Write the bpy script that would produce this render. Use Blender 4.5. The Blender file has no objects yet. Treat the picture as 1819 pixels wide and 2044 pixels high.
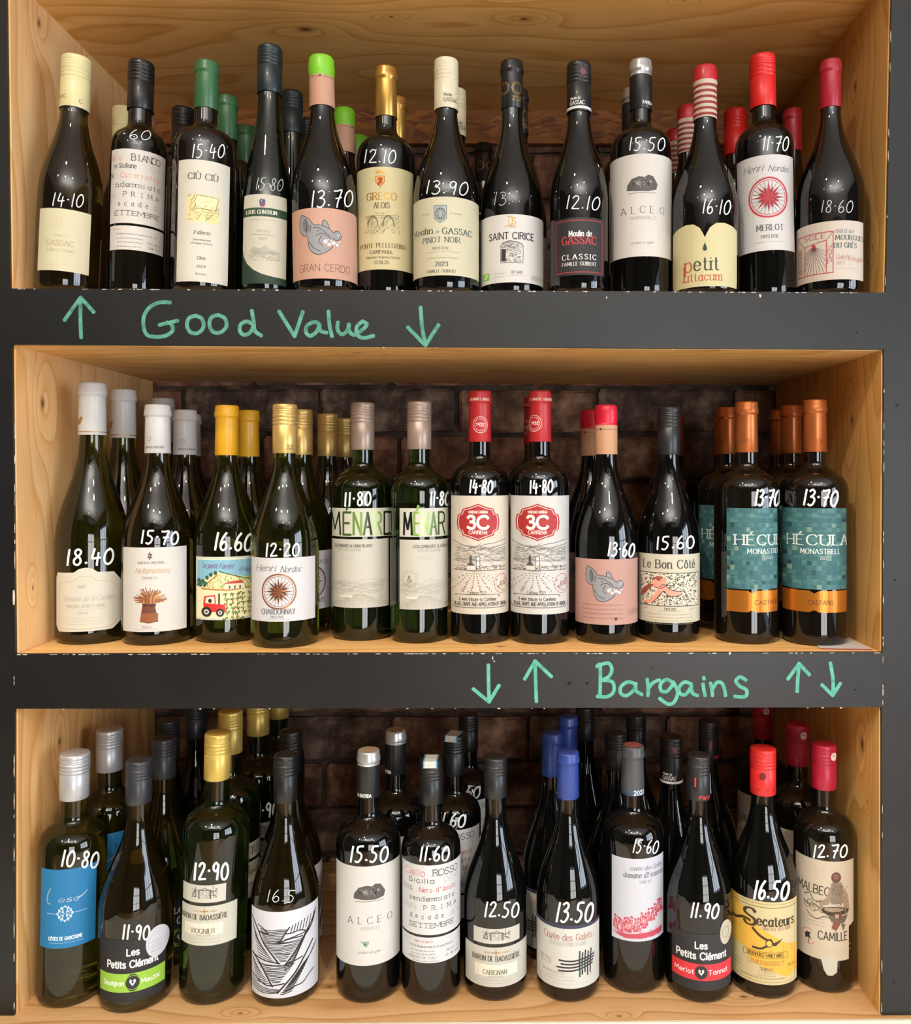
import bpy, math, random
from mathutils import Matrix, Vector
random.seed(7)
C = bpy.context.scene
COL = C.collection
# ------------------------------------------------------------------ camera, light, exposure
FPX, VX, VY = 1680.0, 1010.0, 945.0        # focal length and foot of the perpendicular, in photo pixels
CD, EYE, DEPTH = 0.96, 1.35, 0.3735         # camera distance, eye height, shelf depth (metres)
cam = bpy.data.cameras.new('camera'); camo = bpy.data.objects.new('camera', cam); COL.objects.link(camo)
camo.location = (0, -CD, EYE); camo.rotation_euler = (math.pi/2, 0, 0)
cam.sensor_fit = 'HORIZONTAL'; cam.sensor_width = 36; cam.lens = FPX/1819*36
cam.shift_x = (909.5-VX)/1819; cam.shift_y = -(1022-VY)/1819
cam.clip_start = 0.02
C.camera = camo
C.view_settings.view_transform = 'Standard'; C.view_settings.look = 'None'
C.view_settings.exposure = -0.1; C.view_settings.gamma = 1; C.view_settings.use_curve_mapping = False
w = bpy.data.worlds.new('sky'); C.world = w; w.use_nodes = True
w.node_tree.nodes['Background'].inputs[0].default_value = (0.55, 0.72, 1, 1)
w.node_tree.nodes['Background'].inputs[1].default_value = 1.6
RX, RY, RZ = 2.3, -3.9, 2.75                # room half width, wall behind the camera, ceiling height
WIN = (-2.35, -0.75, 0.6, 2.15)             # window in the right wall: y0, y1, z0, z1
def area(name, loc, rot, sx, sy, power, col):
    l = bpy.data.lights.new(name, 'AREA'); l.shape = 'RECTANGLE'; l.size = sx; l.size_y = sy
    l.energy = power; l.color = col
    o = bpy.data.objects.new(name, l); COL.objects.link(o); o.location = loc; o.rotation_euler = rot
    return o
# daylight outside the window of the right wall, and outside the shop door behind the camera
area('window_daylight', (RX+0.16, (WIN[0]+WIN[1])/2, (WIN[2]+WIN[3])/2), (0, math.pi/2, 0), 1.3, 1.6, 56, (0.80, 0.90, 1.0))
area('shopfront_daylight', (1.2, RY-0.16, 0.98), (math.pi/2, 0, 0), 1.5, 1.75, 66, (1.0, 0.97, 0.92))
# added, unseen uplighter that brightens the ceiling the bottles reflect
area('added_ceiling_light', (0.1, -2.2, 2.22), (math.pi, 0, 0), 1.6, .5, 72, (1.0, 0.96, 0.90))
LAMPS = [(-0.42, -1.05), (-0.30, -1.75), (0.55, -1.55), (-1.15, -1.6), (1.2, -2.3), (0.1, -2.6)]
LAMP_POWER = 54

# ------------------------------------------------------------------ helpers
def lin(c):
    if isinstance(c, str):
        c = tuple(int(c[i:i+2], 16)/255 for i in (0, 2, 4))
    return tuple((x/12.92 if x <= 0.04045 else ((x+0.055)/1.055)**2.4) for x in c) + (1,)
def P(x, y, Y=0.0):
    s = (Y+CD)/FPX
    return Vector(((x-VX)*s, Y, EYE+(VY-y)*s))
def tag(o, label=None, cat=None, group=None, kind=None):
    if label: o['label'] = label
    if cat: o['category'] = cat
    if group: o['group'] = group
    if kind: o['kind'] = kind
    return o
def empty(name, loc):
    o = bpy.data.objects.new(name, None); COL.objects.link(o); o.location = loc; o.empty_display_size = 0.02
    return o
def mesh(name, vs, fs, mats, parent=None, mi=None, smooth=False):
    me = bpy.data.meshes.new(name); me.from_pydata([tuple(v) for v in vs], [], fs)
    for m in (mats if isinstance(mats, (list, tuple)) else [mats]): me.materials.append(m)
    if mi: me.polygons.foreach_set('material_index', mi)
    if smooth: me.polygons.foreach_set('use_smooth', [True]*len(me.polygons))
    me.update()
    o = bpy.data.objects.new(name, me); COL.objects.link(o)
    if parent: o.parent = parent
    return o
def box_vf(x0, x1, y0, y1, z0, z1, n=0):
    v = [(x0,y0,z0),(x1,y0,z0),(x1,y1,z0),(x0,y1,z0),(x0,y0,z1),(x1,y0,z1),(x1,y1,z1),(x0,y1,z1)]
    f = [(0,3,2,1),(4,5,6,7),(0,1,5,4),(1,2,6,5),(2,3,7,6),(3,0,4,7)]
    return v, [tuple(i+n for i in q) for q in f]
def box(name, x0, x1, y0, y1, z0, z1, m, parent=None):
    v, f = box_vf(x0, x1, y0, y1, z0, z1)
    return mesh(name, v, f, m, parent)
def hexa(name, v, m, parent=None):      # eight corners in box order
    return mesh(name, v, [(0,3,2,1),(4,5,6,7),(0,1,5,4),(1,2,6,5),(2,3,7,6),(3,0,4,7)], m, parent)

# ------------------------------------------------------------------ materials
MC = {}
def nt(name):
    m = bpy.data.materials.new(name); m.use_nodes = True
    t = m.node_tree; return m, t, t.nodes['Principled BSDF']
def nd(t, typ, **kw):
    n = t.nodes.new(typ)
    for k, v in kw.items():
        if k.startswith('i_'): n.inputs[k[2:].replace('_', ' ')].default_value = v
        else: setattr(n, k, v)
    return n
def mat(col, rough=0.5, metal=0.0, coat=0.0, bump=0.0, bs=400, var=0.0):
    key = (col, rough, metal, coat, bump, bs, var)
    if key in MC: return MC[key]
    m, t, b = nt('m_%s' % (col if isinstance(col, str) else 'rgb'))
    c = lin(col); b.inputs['Base Color'].default_value = c
    b.inputs['Roughness'].default_value = rough; b.inputs['Metallic'].default_value = metal
    b.inputs['Coat Weight'].default_value = coat; b.inputs['Coat Roughness'].default_value = 0.12
    if bump or var:
        tc = nd(t, 'ShaderNodeTexCoord'); n = nd(t, 'ShaderNodeTexNoise', i_Scale=bs, i_Detail=4.0)
        t.links.new(tc.outputs['Object'], n.inputs['Vector'])
        if bump:
            bp = nd(t, 'ShaderNodeBump', i_Strength=bump, i_Distance=0.0006)
            t.links.new(n.outputs['Fac'], bp.inputs['Height']); t.links.new(bp.outputs[0], b.inputs['Normal'])
        if var:
            r = nd(t, 'ShaderNodeValToRGB')
            r.color_ramp.elements[0].position = 0.3; r.color_ramp.elements[1].position = 0.7
            r.color_ramp.elements[0].color = tuple(x*(1-var) for x in c[:3])+(1,); r.color_ramp.elements[1].color = tuple(min(1, x*(1+var)) for x in c[:3])+(1,)
            t.links.new(n.outputs['Fac'], r.inputs[0]); t.links.new(r.outputs[0], b.inputs['Base Color'])
    MC[key] = m; return m
def ink(col): return mat(col, 0.55)
def foil(col): return mat(col, 0.3, 0.85)
def paper(col):
    col = ''.join('%02x' % int(int(col[i:i+2], 16)*.87) for i in (0, 2, 4))
    return mat(col, 0.6, 0, 0, 0.12, 2500, 0.03)
def emit(name, col, s):
    m, t, b = nt(name); b.inputs['Emission Color'].default_value = lin(col); b.inputs['Emission Strength'].default_value = s
    return m
def glass(name, col, trans=1.0, rough=0.02):
    if name in MC: return MC[name]
    m, t, b = nt(name); b.inputs['Base Color'].default_value = lin(col)
    b.inputs['Roughness'].default_value = rough; b.inputs['IOR'].default_value = 1.6
    b.inputs['Transmission Weight'].default_value = trans
    tc = nd(t, 'ShaderNodeTexCoord'); mp = nd(t, 'ShaderNodeMapping'); mp.inputs['Scale'].default_value = (1, 1, 0.35)
    n = nd(t, 'ShaderNodeTexNoise', i_Scale=22.0, i_Detail=1.0)
    t.links.new(tc.outputs['Object'], mp.inputs[0]); t.links.new(mp.outputs[0], n.inputs['Vector'])
    bp = nd(t, 'ShaderNodeBump', i_Strength=0.12, i_Distance=0.0015)
    t.links.new(n.outputs['Fac'], bp.inputs['Height']); t.links.new(bp.outputs[0], b.inputs['Normal'])
    MC[name] = m; return m
GL = dict(
    black=lambda: glass('glass_black', '080807', 0.0),
    brown=lambda: glass('glass_brown', '100c08', 0.0),
    olive=lambda: glass('glass_olive', '463a15', 0.92),
    green=lambda: glass('glass_green', '2e3c14', 0.92),
    lime=lambda: glass('glass_lime', '565616', 0.95),
    dkgreen=lambda: glass('glass_dark_green', '182418', 0.85))

def wood(name, ax_long, ax_cross, knots=(), light='f6d09a', mid='ecba78', dark='cc8e48', freq=24.0, phase=0.0):
    """pine face: growth lines run along ax_long and bend round the knots (object = world metres)"""
    m, t, b = nt(name); L = t.links.new
    tc = nd(t, 'ShaderNodeTexCoord'); sp = nd(t, 'ShaderNodeSeparateXYZ'); L(tc.outputs['Object'], sp.inputs[0])
    def M(op, a, c=None, d=None):
        n = nd(t, 'ShaderNodeMath', operation=op)
        for i, v in enumerate((a, c, d)):
            if v is None: continue
            if hasattr(v, 'is_linked') or hasattr(v, 'links'): L(v, n.inputs[i])
            else: n.inputs[i].default_value = v
        return n.outputs[0]
    u, v = sp.outputs[ax_long], sp.outputs[ax_cross]
    cb = nd(t, 'ShaderNodeCombineXYZ'); L(M('MULTIPLY', u, 1.6), cb.inputs[0]); L(M('MULTIPLY', v, 7.0), cb.inputs[1])
    cb.inputs[2].default_value = phase
    n1 = nd(t, 'ShaderNodeTexNoise', i_Scale=1.0, i_Detail=2.0); L(cb.outputs[0], n1.inputs['Vector'])
    F = M('ADD', M('MULTIPLY', v, freq), M('MULTIPLY', n1.outputs['Fac'], 9.0))
    kn = None
    for (ku, kv, ks) in knots:
        du = M('MULTIPLY', M('SUBTRACT', u, ku), 0.42/ks); dv = M('MULTIPLY', M('SUBTRACT', v, kv), 1.0/ks)
        d2 = M('ADD', M('MULTIPLY', du, du), M('MULTIPLY', dv, dv))
        F = M('ADD', F, M('MULTIPLY', M('POWER', 2.718, M('MULTIPLY', d2, -0.5)), 2.2))
        du2 = M('MULTIPLY', M('SUBTRACT', u, ku), 1.7/ks); dv2 = M('MULTIPLY', M('SUBTRACT', v, kv), 3.0/ks)
        c = M('POWER', 2.718, M('MULTIPLY', M('ADD', M('MULTIPLY', du2, du2), M('MULTIPLY', dv2, dv2)), -1.4))
        kn = c if kn is None else M('MAXIMUM', kn, c)
    fr = M('FRACT', F)
    ramp = nd(t, 'ShaderNodeValToRGB'); L(fr, ramp.inputs[0])
    e = ramp.color_ramp.elements; e[0].position = 0.0; e[0].color = lin(light); e[1].position = 1.0; e[1].color = lin(light)
    for p_, c_ in ((0.70, mid), (0.90, dark), (0.95, mid)):
        q = ramp.color_ramp.elements.new(p_); q.color = lin(c_)
    # fine fibres and broad tone
    cb2 = nd(t, 'ShaderNodeCombineXYZ'); L(M('MULTIPLY', u, 18.0), cb2.inputs[0]); L(M('MULTIPLY', v, 300.0), cb2.inputs[1])
    n2 = nd(t, 'ShaderNodeTexNoise', i_Scale=1.0, i_Detail=3.0); L(cb2.outputs[0], n2.inputs['Vector'])
    n3 = nd(t, 'ShaderNodeTexNoise', i_Scale=7.0, i_Detail=3.0); L(tc.outputs['Object'], n3.inputs['Vector'])
    base = nd(t, 'ShaderNodeMix', data_type='RGBA'); base.inputs[0].default_value = 0.55
    base.inputs[6].default_value = lin(mid); L(ramp.outputs[0], base.inputs[7])
    mx = nd(t, 'ShaderNodeMix', data_type='RGBA', blend_type='MULTIPLY'); mx.inputs[0].default_value = 1.0
    L(base.outputs[2], mx.inputs[6])
    r2 = nd(t, 'ShaderNodeValToRGB'); r2.color_ramp.elements[0].position = 0.3; r2.color_ramp.elements[0].color = (0.82, 0.77, 0.72, 1)
    r2.color_ramp.elements[1].position = 0.62; r2.color_ramp.elements[1].color = (1.0, 1.0, 1.0, 1)
    L(M('ADD', M('MULTIPLY', n2.outputs['Fac'], 0.45), M('MULTIPLY', n3.outputs['Fac'], 0.55)), r2.inputs[0]); L(r2.outputs[0], mx.inputs[7])
    out = mx.outputs[2]
    if kn is not None:
        mk = nd(t, 'ShaderNodeMix', data_type='RGBA'); L(kn, mk.inputs[0]); L(out, mk.inputs[6]); mk.inputs[7].default_value = lin('6e3a18'); out = mk.outputs[2]
    L(out, b.inputs['Base Color']); b.inputs['Roughness'].default_value = 0.48
    bp = nd(t, 'ShaderNodeBump', i_Strength=0.25, i_Distance=0.0006); L(n2.outputs['Fac'], bp.inputs['Height']); L(bp.outputs[0], b.inputs['Normal'])
    return m
def noise_mat(name, cols, scale, rough, bump=0.3, dist=0.002, detail=8.0, coord='Object', lo=0.3, hi=0.7, bscale=None):
    m, t, b = nt(name); L = t.links.new
    tc = nd(t, 'ShaderNodeTexCoord'); n = nd(t, 'ShaderNodeTexNoise', i_Scale=scale, i_Detail=detail, i_Roughness=0.62)
    L(tc.outputs[coord], n.inputs['Vector'])
    r = nd(t, 'ShaderNodeValToRGB'); L(n.outputs['Fac'], r.inputs[0]); e = r.color_ramp.elements
    e[0].position = lo; e[0].color = lin(cols[0]); e[1].position = hi; e[1].color = lin(cols[-1])
    for i, c in enumerate(cols[1:-1]): e.new(lo+(hi-lo)*(i+1)/(len(cols)-1)).color = lin(c)
    L(r.outputs[0], b.inputs['Base Color']); b.inputs['Roughness'].default_value = rough
    n2 = nd(t, 'ShaderNodeTexNoise', i_Scale=bscale or scale*2, i_Detail=6.0); L(tc.outputs[coord], n2.inputs['Vector'])
    bp = nd(t, 'ShaderNodeBump', i_Strength=bump, i_Distance=dist); L(n2.outputs['Fac'], bp.inputs['Height']); L(bp.outputs[0], b.inputs['Normal'])
    return m

# ------------------------------------------------------------------ stroke lettering
G = {
 'A': (8, '0 0 4 10 8 0|1.4 3.5 6.6 3.5'), 'B': (6.6, '0 0 0 10|~0 10 3.6 10 5.8 8.9 5.6 6.4 3.4 5.4 0 5.4|~3.4 5.4 6 4.4 6.3 1.6 4 0 0 0'),
 'C': (7.6, '~7.4 8.2 6 9.7 4 10 1.5 9 0.1 6.6 0.1 3.4 1.5 1 4 0 6 .3 7.5 1.9'), 'D': (7.6, '0 0 0 10|~0 10 3.4 10 6.4 8.6 7.5 5 6.4 1.4 3.4 0 0 0'),
 'E': (5.8, '5.6 10 0 10|0 10 0 0|0 0 5.8 0|0 5.2 4.6 5.2'), 'F': (5.4, '5.4 10 0 10|0 10 0 0|0 5.2 4.4 5.2'),
 'G': (8, '~7.4 8.2 6 9.7 4 10 1.5 9 0.1 6.6 0.1 3.4 1.5 1 4 0 6 .2 7.7 1.6|7.7 1.6 7.7 4.6|7.7 4.6 4.8 4.6'), 'H': (7.2, '0 0 0 10|7.2 0 7.2 10|0 5.2 7.2 5.2'),
 'I': (1, '.5 0 .5 10'), 'J': (4.4, '~4 10 4 5 3.9 1.6 2.4 0 .6 .4|4 10 4 9'), 'K': (6.6, '0 0 0 10|6.4 10 0 4|2.2 5.8 6.8 0'), 'L': (5.4, '0 10 0 0|0 0 5.4 0'),
 'M': (9, '0 0 .8 10|.8 10 4.5 2.4|4.5 2.4 8.2 10|8.2 10 9 0'), 'N': (7.4, '0 0 0 10|0 10 7.4 0|7.4 0 7.4 10'),
 'O': (8.4, '~4.2 10 1.4 8.8 0 5 1.4 1.2 4.2 0 7 1.2 8.4 5 7 8.8 4.2 10'), 'P': (6.2, '0 0 0 10|~0 10 3.6 10 6 8.9 6 6 3.6 4.8 0 4.8'),
 'Q': (8.4, '~4.2 10 1.4 8.8 0 5 1.4 1.2 4.2 0 7 1.2 8.4 5 7 8.8 4.2 10|5 2.6 8.2 -1'), 'R': (6.8, '0 0 0 10|~0 10 3.6 10 6 8.9 6 6.2 3.6 5.2 0 5.2|3.2 5.2 6.8 0'),
 'S': (6, '~5.6 8.4 4.4 9.8 2.6 10 .6 8.9 .5 6.8 2.6 5.5 4.8 4.4 5.8 2.6 5 .7 3 0 1.2 .4 0 1.8'), 'T': (7, '0 10 7 10|3.5 10 3.5 0'),
 'U': (7.2, '0 10 0 5|~0 5 .1 2.4 1.4 .5 3.6 0 5.8 .5 7.1 2.4 7.2 5|7.2 5 7.2 10'), 'V': (7.6, '0 10 3.8 0|3.8 0 7.6 10'), 'W': (11, '0 10 2.8 0|2.8 0 5.5 9|5.5 9 8.2 0|8.2 0 11 10'),
 'X': (7, '0 0 7 10|0 10 7 0'), 'Y': (7, '0 10 3.5 5|7 10 3.5 5|3.5 5 3.5 0'), 'Z': (6.6, '.2 10 6.6 10|6.6 10 0 0|0 0 6.8 0'),
 'a': (5, '~4.8 5.6 3.6 6.8 1.8 6.6 .2 5 .1 2.2 1.4 .2 3.2 .2 4.8 2|4.8 6.8 4.8 0'), 'b': (5.2, '0 10 0 0|~0 1.6 1.6 .1 3.6 .1 5.1 1.8 5.1 5 3.6 6.7 1.6 6.7 0 5.2'),
 'c': (4.6, '~4.5 5.4 3.2 6.8 1.6 6.6 .2 5 .1 2 1.6 .1 3.2 .1 4.6 1.4'), 'd': (5.2, '5.2 10 5.2 0|~5.2 5.2 3.6 6.7 1.6 6.7 .1 5 .1 1.8 1.6 .1 3.6 .1 5.2 1.6'),
 'e': (5, '~.3 3.6 4.9 3.7 4.6 5.8 2.8 6.9 1 6.2 .1 4 .3 1.6 1.8 .1 3.4 .1 4.9 1.3'), 'f': (3.4, '~3.8 9.6 2.6 10 1.5 8.8 1.4 6.5|1.4 7 1.4 0|0 6.4 3.2 6.4'),
 'g': (5.2, '~5.2 5.2 3.6 6.7 1.6 6.7 .1 5 .1 1.8 1.6 .1 3.6 .1 5.2 1.6|~5.2 6.8 5.2 2 5.1 -1.6 3.6 -3 1.6 -3 .3 -2'), 'h': (5, '0 10 0 0|~0 4.8 1.4 6.5 3.4 6.8 4.8 5.6 4.9 3.4|4.9 4 4.9 0'),
 'i': (.8, '.4 6.8 .4 0|.4 8.6 .4 9.2'), 'j': (2, '~1.6 6.8 1.6 1 1.4 -2 0 -3|1.6 8.6 1.6 9.2'), 'k': (4.8, '0 10 0 0|4.4 6.8 0 2.8|1.4 4 4.8 0'), 'l': (.8, '.4 10 .4 0'),
 'm': (8.4, '0 6.8 0 0|~0 4.8 1.2 6.5 2.8 6.8 4.1 5.6 4.2 3.4|4.2 4 4.2 0|~4.2 4.8 5.4 6.5 7 6.8 8.3 5.6 8.4 3.4|8.4 4 8.4 0'), 'n': (4.9, '0 6.8 0 0|~0 4.8 1.4 6.5 3.4 6.8 4.8 5.6 4.9 3.4|4.9 4 4.9 0'),
 'o': (5.2, '~2.6 6.8 .8 5.9 0 3.4 .8 .9 2.6 0 4.4 .9 5.2 3.4 4.4 5.9 2.6 6.8'), 'p': (5.2, '0 6.8 0 -3|~0 1.6 1.6 .1 3.6 .1 5.1 1.8 5.1 5 3.6 6.7 1.6 6.7 0 5.2'),
 'q': (5.2, '5.2 6.8 5.2 -3|~5.2 5.2 3.6 6.7 1.6 6.7 .1 5 .1 1.8 1.6 .1 3.6 .1 5.2 1.6'), 'r': (3.2, '0 6.8 0 0|~0 4.4 1 6.2 2.2 6.8 3.3 6.5'),
 's': (4.2, '~4 5.6 2.8 6.8 1.2 6.6 .3 5.4 .9 4 2.6 3.4 4 2.4 4 .8 2.6 0 1.2 .1 0 1.2'), 't': (3.2, '~1.4 9 1.4 4 1.5 1 2.6 0 3.4 .4|0 6.6 3.2 6.6'),
 'u': (4.9, '0 6.8 0 3|~0 3.4 .1 1.2 1.5 0 3.5 .3 4.9 2|4.9 6.8 4.9 0'), 'v': (5, '0 6.8 2.5 0|2.5 0 5 6.8'), 'w': (7.6, '0 6.8 1.9 0|1.9 0 3.8 6.4|3.8 6.4 5.7 0|5.7 0 7.6 6.8'),
 'x': (4.8, '0 0 4.8 6.8|0 6.8 4.8 0'), 'y': (5, '0 6.8 2.6 0|5 6.8 1.4 -3'), 'z': (4.6, '.2 6.8 4.6 6.8|4.6 6.8 0 0|0 0 4.8 0'),
 '0': (5.6, '~2.8 10 .8 8.6 0 5 .8 1.4 2.8 0 4.8 1.4 5.6 5 4.8 8.6 2.8 10'), '1': (2.6, '.2 8.2 2 10|2 10 2 0'), '2': (5.4, '~.2 8 1.4 9.8 3.6 10 5 8.4 4.8 6.4 2.4 3 0 0|0 0 5.6 0'),
 '3': (5.2, '~.2 8.6 1.6 10 3.8 9.8 4.8 8 3.8 5.8 2 5.4|~2 5.4 4.4 5 5.3 3 4.4 .6 2.4 0 0 1.2'), '4': (5.8, '4.2 0 4.2 10|4.2 10 0 3|0 3 5.8 3'),
 '5': (5.2, '4.8 10 .8 10|.8 10 .4 5.6|~.4 5.6 2.6 6.4 4.8 5.2 5.2 2.8 4 .5 2 0 0 1'), '6': (5.4, '~4.6 9.6 2.4 8.6 .6 5.4 .2 2.6 1.4 .3 3.4 0 5.1 1.4 5.1 4 3.4 5.6 1.4 5 .3 3'),
 '7': (5.2, '0 10 5.2 10|5.2 10 1.8 0'), '8': (5.4, '~2.7 5.4 .8 6.6 .6 8.6 2.7 10 4.8 8.6 4.6 6.6 2.7 5.4 .4 3.8 .2 1.4 2.7 0 5.2 1.4 5 3.8 2.7 5.4'),
 '9': (5.4, '~5.1 7.4 4 9.7 2 10 .4 8.4 .4 6 2 4.6 4 5 5.1 7.4 5 3 4 0'),
 '.': (1.4, '.5 .2 .9 .2|.7 0 .7 .5'), ',': (1.4, '.8 .6 .3 -1.4'), "'": (1, '.5 10 .4 7.6'), '-': (3.6, '.4 4 3.2 4'), '&': (7, '~7 0 2 6.6 1.6 8.8 3 10 4.4 8.6 3.6 6.4 .8 4 .6 1.2 2.6 0 5 1 6.6 4.2'),
 '%': (8, '0 0 7 10|~1.6 10 0 8 1.6 6 3.2 8 1.6 10|~6 4 4.4 2 6 0 7.6 2 6 4'), '/': (4, '0 0 4 10'), '(': (2, '~2 11 .2 8 .2 2 2 -1'), ')': (2, '~0 11 1.8 8 1.8 2 0 -1'), '|': (1, '.5 0 .5 10'), ' ': (3.4, ''), ':': (1.2, '.6 1 .6 1.6|.6 5.4 .6 6'),
}
H = {   # hand written digits for the chalk-pen prices
 '0': (5.2, '~3.4 9.6 1.4 8.6 .1 5 .6 1.2 2.4 0 4.4 1.6 5.2 5.2 4.4 8.6 3 9.8 2.2 9'), '1': (1.6, '~1.2 10 .8 5 .6 0'), '2': (5, '~.2 8 1.6 9.8 3.8 9.6 4.2 7.4 2.2 3.6 .4 .6 2 .4 5.4 .6'),
 '3': (4.8, '~.2 9 2.4 10 4.2 8.6 3.4 6.6 1.6 5.4 3.8 5 4.8 3 3.6 .6 1.6 -.2 0 .6'), '4': (5.2, '~1.6 10 .6 5.6 .6 4 3 4 5.2 4.4|~4 7.4 3.6 3 3.4 -.6'),
 '5': (5, '~4.8 10 2.8 10 1 9.4 .9 6.4 2.6 5.8 4.2 4 3.6 1.4 1.8 -.2 0 .4'), '6': (4.6, '~3.4 10 1.4 7.4 .2 3.6 .8 .8 2.6 0 4.4 1.6 4 4 2.2 4.8 .6 3'),
 '7': (5, '~0 9.6 2.4 9.6 5 10 4 6.4 2.8 2.6 2.4 -.4|~1.4 5 3 5.2 5 5.6'), '8': (4.6, '~4 9 2.4 10 .8 8.6 1.4 6.4 3.6 4.4 4.2 1.8 2.6 0 .6 1 .6 3.6 3 5.8 4.2 8 3.6 9.4'),
 '9': (4.6, '~4 8.6 2.4 10 .5 8.4 .6 6 2.4 5 3.8 7 4.2 8.8 4 4.6 3.4 0'), '.': (1.4, '~.4 1 .8 1.3 .9 1'), '-': (1.8, '~.4 5.2 .9 5.5 1.2 5.2'), ' ': (2, '')}
ACC = {'É': ('E', 0), 'é': ('e', 0), 'è': ('e', 1), 'È': ('E', 1), 'Ù': ('U', 1), 'ù': ('u', 1), 'Ñ': ('N', 2), 'ñ': ('n', 2), 'ô': ('o', 3), 'ê': ('e', 3), 'â': ('a', 3), 'Â': ('A', 3), 'û': ('u', 3), 'Ô': ('O', 3), 'Ê': ('E', 3)}
def crom(p, n=4):
    out = []
    for i in range(len(p)-1):
        p0 = p[i-1] if i > 0 else p[i]; p1 = p[i]; p2 = p[i+1]; p3 = p[i+2] if i+2 < len(p) else p[i+1]
        for k in range(n):
            t = k/n; t2 = t*t; t3 = t2*t
            out.append(tuple(0.5*((2*p1[a])+(-p0[a]+p2[a])*t+(2*p0[a]-5*p1[a]+4*p2[a]-p3[a])*t2+(-p0[a]+3*p1[a]-3*p2[a]+p3[a])*t3) for a in (0, 1)))
    out.append(tuple(p[-1])); return out
GCACHE = {}
def glyph(ch, hand=False, n=3):
    k = (ch, hand, n)
    if k in GCACHE: return GCACHE[k]
    acc = None
    if ch in ACC: base, acc = ACC[ch]
    else: base = ch
    tab = H if hand and base in H else G
    w_, s = tab.get(base, tab.get(base.upper(), (3, '')))
    st = []
    for q in s.split('|'):
        if not q: continue
        sm = q[0] == '~'; v = [float(x) for x in q.lstrip('~').split()]
        pts = list(zip(v[::2], v[1::2]))
        st.append((crom(pts, n) if sm else pts, sm))
    if acc is not None:
        y = 11.2 if base.isupper() else 8.2; c = w_/2
        st.append(({0: [(c-.4, y), (c+1.2, y+1.8)], 1: [(c+.4, y), (c-1.2, y+1.8)], 2: [(c-1.8, y), (c-.6, y+1), (c+.6, y), (c+1.8, y+1)], 3: [(c-1.6, y), (c, y+1.5), (c+1.6, y)]}[acc], True))
    GCACHE[k] = (w_, st); return GCACHE[k]

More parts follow.
